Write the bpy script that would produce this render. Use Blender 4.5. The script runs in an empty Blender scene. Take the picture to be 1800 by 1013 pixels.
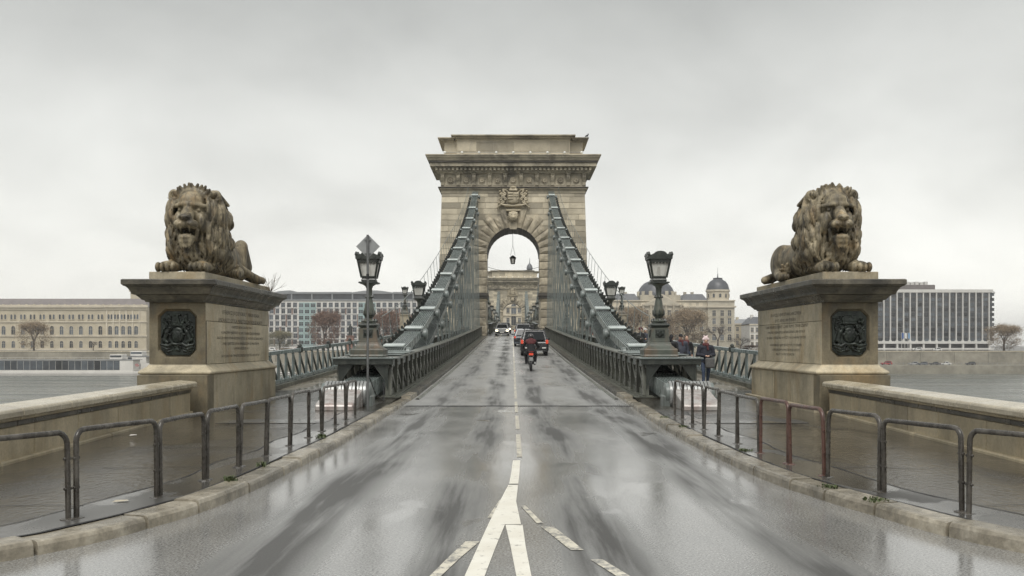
import bpy, bmesh, math, random
import numpy as np
from mathutils import Vector, Matrix, Euler
R = math.radians
rnd = random.Random(7)
scene = bpy.context.scene
col = scene.collection
# ---------------------------------------------------------------- camera
cam_d = bpy.data.cameras.new('camera'); cam = bpy.data.objects.new('camera', cam_d); col.objects.link(cam)
cam.location = (0, 0, 1.7); cam.rotation_euler = (R(90), 0, 0)
cam_d.sensor_width = 36; cam_d.lens = 36*1667/1800; cam_d.shift_y = 100.5/1800
cam_d.clip_start = 0.1; cam_d.clip_end = 9000
scene.camera = cam
# ---------------------------------------------------------------- sky, sun, exposure
SUN_EL, SUN_AZ = 58, 188          # degrees; azimuth clockwise from +Y (the view direction)
w = bpy.data.worlds.new('World'); scene.world = w; w.use_nodes = True
nt = w.node_tree; nt.nodes.clear()
def N(t, typ, **kw):
    n = t.nodes.new(typ)
    for k, v in kw.items(): setattr(n, k, v)
    return n
def ramp(t, stops, src=None, interp='LINEAR'):
    n = t.nodes.new('ShaderNodeValToRGB'); cr = n.color_ramp; cr.interpolation = interp
    while len(cr.elements) < len(stops): cr.elements.new(0.5)
    for e, (p, c) in zip(cr.elements, stops):
        e.position = p; e.color = (c, c, c, 1) if isinstance(c, (int, float)) else (*c, 1)
    if src is not None: t.links.new(src, n.inputs[0])
    return n
def mth(t, op, a, b=None, c=None, clamp=False):
    n = t.nodes.new('ShaderNodeMath'); n.operation = op; n.use_clamp = clamp
    for i, v in enumerate((a, b, c)):
        if v is None: continue
        if isinstance(v, (int, float)): n.inputs[i].default_value = v
        else: t.links.new(v, n.inputs[i])
    return n.outputs[0]
def mixc(t, fac, a, b, mode='MIX'):
    n = t.nodes.new('ShaderNodeMix'); n.data_type = 'RGBA'; n.blend_type = mode
    for sock, v in ((n.inputs[0], fac), (n.inputs[6], a), (n.inputs[7], b)):
        if isinstance(v, (int, float)): sock.default_value = v
        elif isinstance(v, tuple): sock.default_value = (*v, 1)
        else: t.links.new(v, sock)
    return n.outputs[2]
def noise(t, vec, scale, detail=4, rough=0.55, dist=0.0):
    n = t.nodes.new('ShaderNodeTexNoise'); n.inputs['Scale'].default_value = scale
    n.inputs['Detail'].default_value = detail; n.inputs['Roughness'].default_value = rough; n.inputs['Distortion'].default_value = dist
    if vec is not None: t.links.new(vec, n.inputs['Vector'])
    return n.outputs['Fac']
def mapping(t, vec, scale=(1, 1, 1), loc=(0, 0, 0)):
    n = t.nodes.new('ShaderNodeMapping'); n.inputs['Scale'].default_value = scale; n.inputs['Location'].default_value = loc
    t.links.new(vec, n.inputs['Vector']); return n.outputs[0]
tc = N(nt, 'ShaderNodeTexCoord')
sky = N(nt, 'ShaderNodeTexSky', sky_type='NISHITA', sun_disc=False, sun_elevation=R(SUN_EL), sun_rotation=R(SUN_AZ), altitude=100, air_density=1.0, dust_density=3.0)
sep = N(nt, 'ShaderNodeSeparateXYZ'); nt.links.new(tc.outputs['Generated'], sep.inputs[0])
up = mth(nt, 'MAXIMUM', sep.outputs[2], 0.0)
grad = ramp(nt, [(0.0, (.72, .712, .665)), (0.10, (.62, .617, .582)), (0.2, (.50, .502, .477)), (0.34, (.325, .329, .314)), (0.6, (.36, .365, .35)), (1.0, (.44, .445, .43))], up).outputs[0]
# flatten direction so that cloud banks stretch towards the horizon
inv = mth(nt, 'DIVIDE', 1.0, mth(nt, 'ADD', up, 0.42))
px_ = mth(nt, 'MULTIPLY', sep.outputs[0], inv); py_ = mth(nt, 'MULTIPLY', sep.outputs[1], inv)
cmb = N(nt, 'ShaderNodeCombineXYZ'); nt.links.new(px_, cmb.inputs[0]); nt.links.new(py_, cmb.inputs[1])
cl = noise(nt, cmb.outputs[0], 2.6, 7, 0.5, 0.25)
cl2 = noise(nt, cmb.outputs[0], 0.55, 3, 0.5, 0.4)
clm = ramp(nt, [(0.3, 0.84), (0.5, 1.0), (0.7, 1.13)], cl).outputs[0]
clm2 = ramp(nt, [(0.3, 0.88), (0.7, 1.08)], cl2).outputs[0]
cloud = mixc(nt, 1.0, mixc(nt, 1.0, grad, clm, 'MULTIPLY'), clm2, 'MULTIPLY')
cloud10 = mixc(nt, 1.0, cloud, (10, 10, 10), 'MULTIPLY')
skyc = mixc(nt, 0.95, sky.outputs[0], cloud10)
bg = N(nt, 'ShaderNodeBackground'); bg.inputs['Strength'].default_value = 0.10
nt.links.new(skyc, bg.inputs['Color'])
wo = N(nt, 'ShaderNodeOutputWorld'); nt.links.new(bg.outputs[0], wo.inputs[0])
sd = bpy.data.lights.new('sun', 'SUN'); sun = bpy.data.objects.new('sun', sd); col.objects.link(sun)
sd.energy = 1.5; sd.angle = R(35); sd.color = (1.0, 0.97, 0.92)
az = R(SUN_AZ); el = R(SUN_EL)
sdir = Vector((math.sin(az)*math.cos(el), math.cos(az)*math.cos(el), math.sin(el)))
sun.rotation_euler = (-sdir).to_track_quat('-Z', 'Y').to_euler()
sun.location = (0, -20, 60)
vs = scene.view_settings; vs.view_transform = 'Standard'; vs.look = 'None'; vs.exposure = 0.78; vs.gamma = 1.0; vs.use_curve_mapping = False
scene.render.engine = 'CYCLES'; scene.cycles.max_bounces = 8; scene.cycles.volume_bounces = 0; scene.cycles.volume_step_rate = 4
# ---------------------------------------------------------------- helpers
def tag(o, label=None, cat=None, group=None, kind=None):
    if label: o['label'] = label
    if cat: o['category'] = cat
    if group: o['group'] = group
    if kind: o['kind'] = kind
    return o
def link(name, me, mat=None, parent=None, loc=(0, 0, 0), rot=(0, 0, 0), scale=(1, 1, 1)):
    o = bpy.data.objects.new(name, me); col.objects.link(o)
    if me is not None and mat is not None and len(me.materials) == 0: me.materials.append(mat)
    if parent is not None: o.parent = parent
    o.location = loc; o.rotation_euler = rot; o.scale = scale
    return o
def thing(name, label, cat, loc=(0, 0, 0), rz=0, group=None, kind=None):
    o = link(name, None, None, None, loc, (0, 0, rz)); o.empty_display_size = 0.2
    return tag(o, label, cat, group, kind)
KIDS = {}
def copy_tree(o, parent=None):
    c = o.copy(); col.objects.link(c); c.parent = parent
    for ch in list(o.children): copy_tree(ch, c)
    return c
class MB:
    """collects simple solids into one mesh"""
    def __init__(s): s.v = []; s.f = []; s.mi = []; s.cur = 0
    def add(s, vs_, fs):
        b = len(s.v); s.v += [tuple(p) for p in vs_]; s.f += [tuple(b+i for i in f) for f in fs]; s.mi += [s.cur]*len(fs); return s
    def box(s, c, d, rz=0, rx=0, ry=0, taper=1.0):
        m = Euler((rx, ry, rz)).to_matrix() if (rz or rx or ry) else None
        vs_ = []
        for z in (-.5, .5):
            t = taper if z > 0 else 1.0
            for x, y in ((-.5, -.5), (.5, -.5), (.5, .5), (-.5, .5)):
                p = Vector((x*d[0]*t, y*d[1]*t, z*d[2]))
                if m: p = m @ p
                vs_.append((p.x+c[0], p.y+c[1], p.z+c[2]))
        return s.add(vs_, [(3, 2, 1, 0), (4, 5, 6, 7), (0, 1, 5, 4), (1, 2, 6, 5), (2, 3, 7, 6), (3, 0, 4, 7)])
    def b2(s, lo, hi): return s.box([(a+b)/2 for a, b in zip(lo, hi)], [abs(b-a) for a, b in zip(lo, hi)])
    def bar(s, a, b, wx, wz, up=(0, 0, 1)):
        a = Vector(a); b = Vector(b); d = (b-a).normalized(); u = Vector(up)
        sx = d.cross(u)
        if sx.length < 1e-4: sx = d.cross(Vector((1, 0, 0)))
        sx.normalize(); sz = sx.cross(d).normalized(); sx *= wx/2; sz *= wz/2
        vs_ = [a-sx-sz, a+sx-sz, a+sx+sz, a-sx+sz, b-sx-sz, b+sx-sz, b+sx+sz, b-sx+sz]
        return s.add(vs_, [(0, 1, 2, 3), (7, 6, 5, 4), (4, 5, 1, 0), (5, 6, 2, 1), (6, 7, 3, 2), (7, 4, 0, 3)])
    def tube(s, pts, r, n=8, cap=True):
        pts = [Vector(p) for p in pts]; rs = r if isinstance(r, (list, tuple)) else [r]*len(pts)
        b = len(s.v); prev = None
        for i, p in enumerate(pts):
            d = (pts[min(i+1, len(pts)-1)]-pts[max(i-1, 0)]).normalized()
            if prev is None:
                u = d.cross(Vector((0, 0, 1)))
                if u.length < 1e-3: u = d.cross(Vector((1, 0, 0)))
            else: u = prev-d*prev.dot(d)
            u.normalize(); prev = u; v = d.cross(u)
            for k in range(n):
                a = 2*math.pi*k/n
                s.v.append(tuple(p+(u*math.cos(a)+v*math.sin(a))*rs[i]))
        m = len(pts)
        for i in range(m-1):
            for k in range(n):
                k2 = (k+1) % n
                s.f.append((b+i*n+k, b+i*n+k2, b+(i+1)*n+k2, b+(i+1)*n+k)); s.mi.append(s.cur)
        if cap:
            s.f.append(tuple(b+k for k in reversed(range(n)))); s.f.append(tuple(b+(m-1)*n+k for k in range(n))); s.mi += [s.cur]*2
        return s
    def lathe(s, prof, n=16, c=(0, 0, 0), sq=False, ax='z'):
        """prof: [(r,z)] bottom to top; sq: square section of half-width r"""
        b = len(s.v); nn = 4 if sq else n
        for r, z in prof:
            for k in range(nn):
                a = 2*math.pi*(k+(.5 if sq else 0))/nn; q = r*(math.sqrt(2) if sq else 1)
                x, y = q*math.cos(a), q*math.sin(a)
                p = (x, y, z) if ax == 'z' else ((z, x, y) if ax == 'x' else (y, z, x))
                s.v.append((p[0]+c[0], p[1]+c[1], p[2]+c[2]))
        m = len(prof)
        for i in range(m-1):
            for k in range(nn):
                k2 = (k+1) % nn
                s.f.append((b+i*nn+k, b+i*nn+k2, b+(i+1)*nn+k2, b+(i+1)*nn+k)); s.mi.append(s.cur)
        s.f.append(tuple(b+k for k in reversed(range(nn)))); s.f.append(tuple(b+(m-1)*nn+k for k in range(nn))); s.mi += [s.cur]*2
        return s
    def prism(s, poly, ax, a, b):
        """2-D polygon extruded along axis 0/1/2 from a to b; poly coords are the other two axes in order"""
        n = len(poly); o = [i for i in range(3) if i != ax]; vs_ = []
        for t in (a, b):
            for p in poly:
                q = [0, 0, 0]; q[ax] = t; q[o[0]] = p[0]; q[o[1]] = p[1]; vs_.append(q)
        fs = [tuple(range(n)), tuple(range(2*n-1, n-1, -1))]+[(i, i+n, (i+1) % n+n, (i+1) % n) for i in range(n)]
        return s.add(vs_, fs)
    def mesh(s, name, mats=None, bevel=0, seg=1, smooth=False, normals=True):
        me = bpy.data.meshes.new(name); me.from_pydata(s.v, [], s.f)
        if mats is not None:
            for m in (mats if isinstance(mats, (list, tuple)) else [mats]): me.materials.append(m)
        if any(s.mi): me.polygons.foreach_set('material_index', s.mi)
        if bevel or normals:
            bm = bmesh.new(); bm.from_mesh(me)
            if normals: bmesh.ops.recalc_face_normals(bm, faces=bm.faces)
            if bevel: bmesh.ops.bevel(bm, geom=[e for e in bm.edges if len(e.link_faces) == 2 and e.calc_face_angle(0) > .35], offset=bevel, segments=seg, affect='EDGES', clamp_overlap=True)
            bm.to_mesh(me); bm.free()
        if smooth:
            me.polygons.foreach_set('use_smooth', [True]*len(me.polygons))
            try: me.set_sharp_from_angle(angle=R(40))
            except Exception: pass
        me.update(); return me
    def obj(s, name, mat, parent=None, loc=(0, 0, 0), rot=(0, 0, 0), **kw):
        return link(name, s.mesh(name, mat, **kw), None, parent, loc, rot)
# ---- signed-distance modelling on a grid, surfaced with naive surface nets
class Sdf:
    def __init__(s, lo, hi, h):
        s.lo = np.array(lo, float); s.h = h
        s.n = np.ceil((np.array(hi, float)-s.lo)/h).astype(int)+1
        s.a = np.full(s.n, 9.0, np.float32)
    def _sub(s, lo, hi, pad):
        i0 = np.clip(np.floor((np.array(lo)-pad-s.lo)/s.h).astype(int), 0, s.n-1); i1 = np.clip(np.ceil((np.array(hi)+pad-s.lo)/s.h).astype(int)+1, 1, s.n)
        sl = tuple(slice(a, b) for a, b in zip(i0, i1))
        g = np.meshgrid(*[(np.arange(a, b)*s.h+o).astype(np.float32) for a, b, o in zip(i0, i1, s.lo)], indexing='ij', sparse=True)
        return sl, g
    def _put(s, sl, d, k, neg):
        a = s.a[sl]
        if a.size == 0: return s
        if neg:
            b = -d
            if k > 0: hh = np.clip(.5-.5*(b-a)/k*-1*-1, 0, 1); hh = np.clip(.5+.5*(b-a)/k, 0, 1); r = a+(b-a)*hh+k*hh*(1-hh)
            else: r = np.maximum(a, b)
        else:
            if k > 0: hh = np.clip(.5+.5*(a-d)/k, 0, 1); r = a+(d-a)*hh-k*hh*(1-hh)
            else: r = np.minimum(a, d)
        s.a[sl] = r; return s
    def cap(s, a, b, ra, rb=None, k=.05, neg=False, sc=(1, 1, 1)):
        rb = ra if rb is None else rb; a = np.array(a, float); b = np.array(b, float); m = max(ra, rb)*max(sc)
        sl, (X, Y, Z) = s._sub(np.minimum(a, b)-m, np.maximum(a, b)+m, k+2*s.h)
        ab = (b-a)/np.array(sc); L = max(float(ab@ab), 1e-9)
        px, py, pz = (X-a[0])/sc[0], (Y-a[1])/sc[1], (Z-a[2])/sc[2]
        t = np.clip((px*ab[0]+py*ab[1]+pz*ab[2])/L, 0, 1)
        d = (np.sqrt((px-t*ab[0])**2+(py-t*ab[1])**2+(pz-t*ab[2])**2)-(ra+(rb-ra)*t))*min(sc)
        return s._put(sl, d, k, neg)
    def ell(s, c, r, k=.05, neg=False, rot=None):
        c = np.array(c, float); r = np.array(r, float); m = r.max()
        sl, (X, Y, Z) = s._sub(c-(m if rot else r), c+(m if rot else r), k+2*s.h)
        x, y, z = X-c[0], Y-c[1], Z-c[2]
        if rot:
            M_ = np.array(Euler(rot).to_matrix().transposed())
            x, y, z = (M_[0, 0]*x+M_[0, 1]*y+M_[0, 2]*z), (M_[1, 0]*x+M_[1, 1]*y+M_[1, 2]*z), (M_[2, 0]*x+M_[2, 1]*y+M_[2, 2]*z)
        k0 = np.sqrt((x/r[0])**2+(y/r[1])**2+(z/r[2])**2); k1 = np.sqrt((x/r[0]**2)**2+(y/r[1]**2)**2+(z/r[2]**2)**2)+1e-6
        return s._put(sl, k0*(k0-1)/k1, k, neg)
    def box(s, c, hf, rd=.02, k=.03, neg=False, rot=None):
        c = np.array(c, float); hf = np.array(hf, float); m = np.linalg.norm(hf)
        sl, (X, Y, Z) = s._sub(c-(m if rot else hf), c+(m if rot else hf), k+2*s.h)
        x, y, z = X-c[0], Y-c[1], Z-c[2]
        if rot:
            M_ = np.array(Euler(rot).to_matrix().transposed())
            x, y, z = (M_[0, 0]*x+M_[0, 1]*y+M_[0, 2]*z), (M_[1, 0]*x+M_[1, 1]*y+M_[1, 2]*z), (M_[2, 0]*x+M_[2, 1]*y+M_[2, 2]*z)
        qx, qy, qz = np.abs(x)-hf[0]+rd, np.abs(y)-hf[1]+rd, np.abs(z)-hf[2]+rd
        d = np.sqrt(np.maximum(qx, 0)**2+np.maximum(qy, 0)**2+np.maximum(qz, 0)**2)+np.minimum(np.maximum(qx, np.maximum(qy, qz)), 0)-rd
        return s._put(sl, d, k, neg)
    def chain(s, pts, r, k=.03, neg=False):
        rs = r if isinstance(r, (list, tuple)) else [r]*len(pts)
        for i in range(len(pts)-1): s.cap(pts[i], pts[i+1], rs[i], rs[i+1], k, neg)
        return s
    def mesh(s, name, mat=None, smooth=True):
        a = s.a; a[0] = a[-1] = 1; a[:, 0] = a[:, -1] = 1; a[:, :, 0] = a[:, :, -1] = 1
        sg = a < 0; nx, ny, nz = a.shape
        cs = (nx-1, ny-1, nz-1); cnt = np.zeros(cs, np.float32); P = np.zeros(cs+(3,), np.float32)
        for ax in range(3):
            o = [i for i in range(3) if i != ax]
            l0 = [slice(None)]*3; l1 = [slice(None)]*3; l0[ax] = slice(0, -1); l1[ax] = slice(1, None)
            A = a[tuple(l0)]; B = a[tuple(l1)]; cr = (A < 0) != (B < 0)
            t = np.where(cr, A/np.where(A-B == 0, 1, A-B), 0).astype(np.float32)
            for u in (0, 1):
                for v in (0, 1):
                    q = [slice(None)]*3; q[o[0]] = slice(u, a.shape[o[0]]-1+u); q[o[1]] = slice(v, a.shape[o[1]]-1+v); q = tuple(q)
                    c_ = cr[q]; cnt += c_
                    P[..., ax] += np.where(c_, t[q], 0); P[..., o[0]] += c_*u; P[..., o[1]] += c_*v
        mk = cnt > 0; idx = np.full(cs, -1, np.int32); ii = np.argwhere(mk); idx[mk] = np.arange(len(ii))
        V = (ii+P[mk]/cnt[mk][:, None])*s.h+s.lo
        Q = []
        for ax in range(3):
            o = [(ax+1) % 3, (ax+2) % 3]
            l0 = [slice(None)]*3; l1 = [slice(None)]*3; l0[ax] = slice(0, -1); l1[ax] = slice(1, None)
            A = sg[tuple(l0)]; B = sg[tuple(l1)]
            e = np.argwhere(A != B)
            if not len(e): continue
            e = e[(e[:, o[0]] > 0) & (e[:, o[1]] > 0) & (e[:, o[0]] < a.shape[o[0]]-1) & (e[:, o[1]] < a.shape[o[1]]-1)]
            fl = A[tuple(e.T)]
            qd = []
            for du, dv in ((-1, -1), (0, -1), (0, 0), (-1, 0)):
                c_ = e.copy(); c_[:, o[0]] += du; c_[:, o[1]] += dv; qd.append(idx[tuple(c_.T)])
            qd = np.stack(qd, 1); qd[~fl] = qd[~fl][:, ::-1]; Q.append(qd)
        Q = np.concatenate(Q); Q = Q[(Q >= 0).all(1)]
        me = bpy.data.meshes.new(name)
        me.vertices.add(len(V)); me.vertices.foreach_set('co', V.astype(np.float32).ravel())
        me.loops.add(len(Q)*4); me.loops.foreach_set('vertex_index', Q.astype(np.int32).ravel())
        me.polygons.add(len(Q)); me.polygons.foreach_set('loop_start', np.arange(0, len(Q)*4, 4, dtype=np.int32))
        try: me.polygons.foreach_set('loop_total', np.full(len(Q), 4, np.int32))
        except Exception: pass
        me.update(calc_edges=True); me.validate()
        if smooth: me.polygons.foreach_set('use_smooth', [True]*len(me.polygons))
        if mat: me.materials.append(mat)
        return me
# ---------------------------------------------------------------- materials
def newmat(name):
    m = bpy.data.materials.new(name); m.use_nodes = True; t = m.node_tree
    b = t.nodes['Principled BSDF']; return m, t, b
def geo_pos(t): return N(t, 'ShaderNodeNewGeometry').outputs['Position']
def setv(t, sock, v):
    if isinstance(v, (int, float)): sock.default_value = v
    elif isinstance(v, tuple): sock.default_value = (*v, 1)
    else: t.links.new(v, sock)
def bump(t, b, h, strength=.3, dist=.02):
    n = N(t, 'ShaderNodeBump'); n.inputs['Strength'].default_value = strength; n.inputs['Distance'].default_value = dist
    t.links.new(h, n.inputs['Height']); t.links.new(n.outputs[0], b.inputs['Normal'])
def plain(name, c, rough=.5, metal=0, spec=.5, var=.12, scale=3.0, bmp=0.0, coat=0, rand=0.0, dirt=None, dscale=1.5):
    m, t, b = newmat(name); p = geo_pos(t)
    n1 = noise(t, p, scale, 5)
    c0 = tuple(x*(1-var) for x in c); c1 = tuple(min(1, x*(1+var)) for x in c)
    cc = ramp(t, [(.3, c0), (.7, c1)], n1).outputs[0]
    if rand:
        oi = N(t, 'ShaderNodeObjectInfo'); v = mth(t, 'MULTIPLY_ADD', oi.outputs['Random'], 2*rand, 1-rand)
        cm = N(t, 'ShaderNodeCombineColor')
        for i in range(3): t.links.new(v, cm.inputs[i])
        cc = mixc(t, 1.0, cc, cm.outputs[0], 'MULTIPLY')
    if dirt:
        dn = ramp(t, [(.46, 0.0), (.66, 1.0)], noise(t, mapping(t, p, (1, 1, .3)), dscale, 6, .65)).outputs[0]
        cc = mixc(t, mth(t, 'MULTIPLY', dn, dirt[1]), cc, dirt[0])
    t.links.new(cc, b.inputs['Base Color'])
    r_ = ramp(t, [(.3, max(.03, rough*.75)), (.7, min(1, rough*1.25))], noise(t, p, scale*2.3, 4)).outputs[0]
    t.links.new(r_, b.inputs['Roughness'])
    b.inputs['Metallic'].default_value = metal; b.inputs['Specular IOR Level'].default_value = spec
    if coat: b.inputs['Coat Weight'].default_value = coat; b.inputs['Coat Roughness'].default_value = .12
    if bmp: bump(t, b, noise(t, p, 45, 4), bmp, .01)
    return m
def stone(name, c0, c1, c2, rand=.2, stain=(.04, .038, .032), amt=.7, sscale=.5, zs=.3, rough=.62, scale=1.3, bmp=.5, lo=.48, hi=.70, warm=None, streaks=0):
    m, t, b = newmat(name); p = geo_pos(t)
    cc = ramp(t, [(.28, c0), (.5, c1), (.72, c2)], noise(t, p, scale, 6, .6)).outputs[0]
    oi = N(t, 'ShaderNodeObjectInfo')
    if rand:
        v = mth(t, 'MULTIPLY_ADD', oi.outputs['Random'], 2*rand, 1-rand)
        cm = N(t, 'ShaderNodeCombineColor')
        for i in range(3): t.links.new(v, cm.inputs[i])
        cc = mixc(t, 1.0, cc, cm.outputs[0], 'MULTIPLY')
    if warm:
        wn = ramp(t, [(.52, 0.0), (.68, 1.0)], noise(t, mapping(t, p, (1, 1, .5), (5, 3, 1)), sscale*1.7, 5)).outputs[0]
        cc = mixc(t, mth(t, 'MULTIPLY', wn, warm[1]), cc, warm[0])
    sn = ramp(t, [(lo, 0.0), (hi, 1.0)], noise(t, mapping(t, p, (1, 1, zs)), sscale, 7, .68, .4)).outputs[0]
    cc = mixc(t, mth(t, 'MULTIPLY', sn, amt), cc, stain)
    fn = ramp(t, [(.35, .82), (.65, 1.1)], noise(t, p, 22, 5, .7)).outputs[0]
    cc = mixc(t, 1.0, cc, fn, 'MULTIPLY')
    if streaks:
        kn = ramp(t, [(.47, 0.0), (.62, 1.0)], noise(t, mapping(t, p, (9, 9, 1.5)), 1.0, 6, .6, .5)).outputs[0]
        cc = mixc(t, mth(t, 'MULTIPLY', kn, streaks), cc, stain)
        ln = ramp(t, [(.58, 0.0), (.72, 1.0)], noise(t, mapping(t, p, (7, 7, 1.2), (4, 9, 2)), 1.0, 5, .6, .5)).outputs[0]
        cc = mixc(t, mth(t, 'MULTIPLY', ln, streaks*.7), cc, tuple(min(1, x*1.35) for x in c2))
    t.links.new(cc, b.inputs['Base Color'])
    t.links.new(ramp(t, [(.3, rough*.7), (.7, min(1, rough*1.25))], noise(t, p, 3, 4)).outputs[0], b.inputs['Roughness'])
    h = mth(t, 'ADD', noise(t, p, 28, 6, .65), mth(t, 'MULTIPLY', noise(t, p, 5, 4), 1.5))
    bump(t, b, h, bmp, .012)
    return m
MT = {}
MT['tower'] = stone('tower_limestone', (.39, .345, .255), (.51, .455, .345), (.60, .54, .415), rand=.40, amt=.6, sscale=.25, zs=.35, scale=.5, bmp=.25, lo=.48, hi=.72, stain=(.14, .128, .105))
MT['rust'] = stone('rusticated_limestone', (.29, .25, .18), (.43, .375, .275), (.54, .475, .355), rand=.28, amt=.75, sscale=.5, zs=.6, scale=1.2, bmp=.9, lo=.46, hi=.66, stain=(.075, .068, .054))
MT['cornice'] = stone('cornice_limestone', (.31, .275, .20), (.44, .39, .29), (.54, .48, .36), rand=.1, amt=.75, sscale=.4, zs=1.2, scale=.8, bmp=.3, lo=.46, hi=.63, stain=(.085, .078, .064))
MT['carve'] = stone('carved_pale_limestone', (.34, .295, .205), (.46, .40, .285), (.55, .48, .35), rand=.05, amt=.5, sscale=.9, zs=1, scale=1.2, bmp=.3, stain=(.10, .09, .068))
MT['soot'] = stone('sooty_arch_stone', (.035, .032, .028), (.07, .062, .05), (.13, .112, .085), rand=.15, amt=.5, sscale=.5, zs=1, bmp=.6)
MT['ped'] = stone('pedestal_sandstone', (.33, .29, .205), (.47, .41, .29), (.57, .50, .365), rand=.2, amt=.7, sscale=.9, zs=.4, scale=1.3, bmp=.35, lo=.49, hi=.72, stain=(.115, .105, .085), warm=((.40, .27, .12), .45), streaks=.12)
MT['pedfront'] = stone('dark_pedestal_front', (.10, .085, .056), (.17, .145, .095), (.26, .22, .145), rand=.1, amt=.7, sscale=.9, zs=.4, scale=1.3, bmp=.35, lo=.5, hi=.7, stain=(.045, .040, .030), warm=((.26, .175, .08), .6), streaks=.15)  # darker copy of the pedestal stone, used on the front faces only
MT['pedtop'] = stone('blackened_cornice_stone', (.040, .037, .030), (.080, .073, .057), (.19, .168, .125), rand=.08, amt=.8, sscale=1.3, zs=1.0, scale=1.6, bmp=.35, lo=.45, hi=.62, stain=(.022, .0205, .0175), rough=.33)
MT['lion'] = stone('weathered_lion_stone', (.085, .069, .043), (.22, .184, .118), (.46, .395, .27), rand=0, amt=.9, sscale=1.9, zs=.5, scale=2.4, bmp=.5, lo=.48, hi=.62, stain=(.026, .023, .017), warm=((.36, .24, .11), .5), streaks=.6)
MT['wall'] = stone('parapet_sandstone', (.32, .27, .175), (.43, .365, .245), (.52, .445, .31), rand=.16, amt=.55, sscale=.8, zs=.35, scale=1.0, bmp=.3, rough=.5, stain=(.13, .112, .08), warm=((.42, .31, .16), .4), streaks=.12)
MT['cope'] = stone('parapet_coping_stone', (.36, .315, .23), (.46, .41, .31), (.55, .50, .39), rand=.1, amt=.45, sscale=1.2, zs=1, scale=1.5, bmp=.25, rough=.28, stain=(.15, .13, .10))
MT['kerb'] = stone('kerb_granite', (.18, .16, .12), (.28, .25, .195), (.40, .365, .295), rand=.28, amt=.65, sscale=1.5, zs=1, scale=5, bmp=.6, rough=.25, lo=.48, hi=.66, stain=(.07, .062, .046))
MT['steel'] = plain('green_grey_bridge_paint', (.16, .185, .178), .32, var=.2, scale=1.2, bmp=.12, dirt=((.065, .068, .06), .55), dscale=2.2)
MT['steelpale'] = plain('pale_green_chain_paint', (.27, .31, .30), .28, var=.15, scale=2, bmp=.1, dirt=((.13, .145, .138), .5), dscale=2)
MT['steelcap'] = plain('pale_joint_cap_paint', (.42, .47, .455), .26, var=.1, scale=2, dirt=((.25, .27, .26), .4), dscale=2)
MT['girder'] = plain('grimy_girder_paint', (.145, .15, .125), .34, var=.35, scale=1.6, bmp=.2, dirt=((.040, .040, .032), .75), dscale=2.6)
MT['rail'] = plain('grey_green_railing_paint', (.25, .30, .298), .3, var=.15, scale=2, bmp=.1, dirt=((.10, .115, .11), .45), dscale=2.4)
MT['iron'] = plain('dark_green_cast_iron', (.026, .031, .027), .36, var=.3, scale=5, bmp=.15, dirt=((.07, .075, .062), .5), dscale=5)
MT['ironbase'] = plain('worn_green_lamp_base', (.075, .085, .070), .4, var=.25, scale=4, bmp=.2, dirt=((.19, .105, .055), .45), dscale=2.8)
MT['hoop'] = plain('wet_worn_steel', (.042, .037, .031), .27, var=.4, scale=7, bmp=.25, dirt=((.13, .12, .105), .7), dscale=9)
MT['hoopred'] = plain('wet_rusty_red_paint', (.10, .050, .038), .32, var=.3, scale=7, bmp=.2, dirt=((.05, .035, .03), .6), dscale=7)
MT['bronze'] = plain('dark_green_bronze', (.017, .021, .018), .33, metal=.35, var=.4, scale=9, bmp=.2, dirt=((.06, .078, .062), .5), dscale=9)
MT['zinc'] = plain('wet_zinc_sheet', (.31, .32, .315), .28, metal=.25, var=.15, scale=3, bmp=.05, dirt=((.22, .215, .2), .5), dscale=3)
MT['pinkzinc'] = plain('wet_cover_plate', (.40, .38, .36), .24, metal=.1, var=.25, scale=4, dirt=((.24, .16, .14), .7), dscale=3.2)
MT['signback'] = plain('galvanised_sign_back', (.30, .31, .31), .4, metal=.5, var=.1, scale=4)
MT['post'] = plain('galvanised_post', (.16, .165, .165), .42, metal=.5, var=.2, scale=5)
MT['black'] = plain('black_rubber', (.012, .012, .013), .6)
MT['plaster'] = plain('pale_plate', (.72, .72, .68), .4)
MT['skin'] = plain('skin', (.50, .31, .23), .5, var=.06, scale=8)
def paint(name, c, **kw): return plain(name, c, kw.pop('rough', .25), var=.05, scale=1, coat=.5, **kw)
def cloth(name, c): return plain(name, c, .8, var=.25, scale=14, bmp=.4)
def emit(name, c, s, base=(.1, .1, .1)):
    m, t, b = newmat(name); setv(t, b.inputs['Base Color'], base); setv(t, b.inputs['Emission Color'], c); b.inputs['Emission Strength'].default_value = s
    b.inputs['Roughness'].default_value = .2; return m
MT['tail'] = emit('lit_tail_light', (1.0, .14, .06), .28, (.25, .01, .01))
MT['taildim'] = plain('red_tail_lens', (.16, .012, .010), .15)
MT['head'] = emit('lit_headlight', (1.0, .88, .62), 5.0, (.8, .8, .8))
def glass(name, c, rough=.06, spec=.6):
    m, t, b = newmat(name); setv(t, b.inputs['Base Color'], c); b.inputs['Roughness'].default_value = rough; b.inputs['Specular IOR Level'].default_value = spec
    return m
MT['carglass'] = glass('tinted_car_glass', (.015, .018, .02), .06, .35)
MT['winglass'] = plain('far_window_glass', (.055, .065, .075), .12, spec=.6, var=.4, scale=.3, rand=.85)
MT['shutter'] = plain('blinds_behind_glass', (.13, .135, .14), .2, spec=.5, var=.2, scale=.3, rand=.3)
m_, t_, b_ = newmat('frosted_lantern_glass'); MT['lampglass'] = m_
setv(t_, b_.inputs['Base Color'], ramp(t_, [(.3, (.62, .61, .57)), (.7, (.78, .77, .72))], noise(t_, geo_pos(t_), 6, 3)).outputs[0])
b_.inputs['Roughness'].default_value = .35; b_.inputs['Transmission Weight'].default_value = .55; b_.inputs['IOR'].default_value = 1.15
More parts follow.
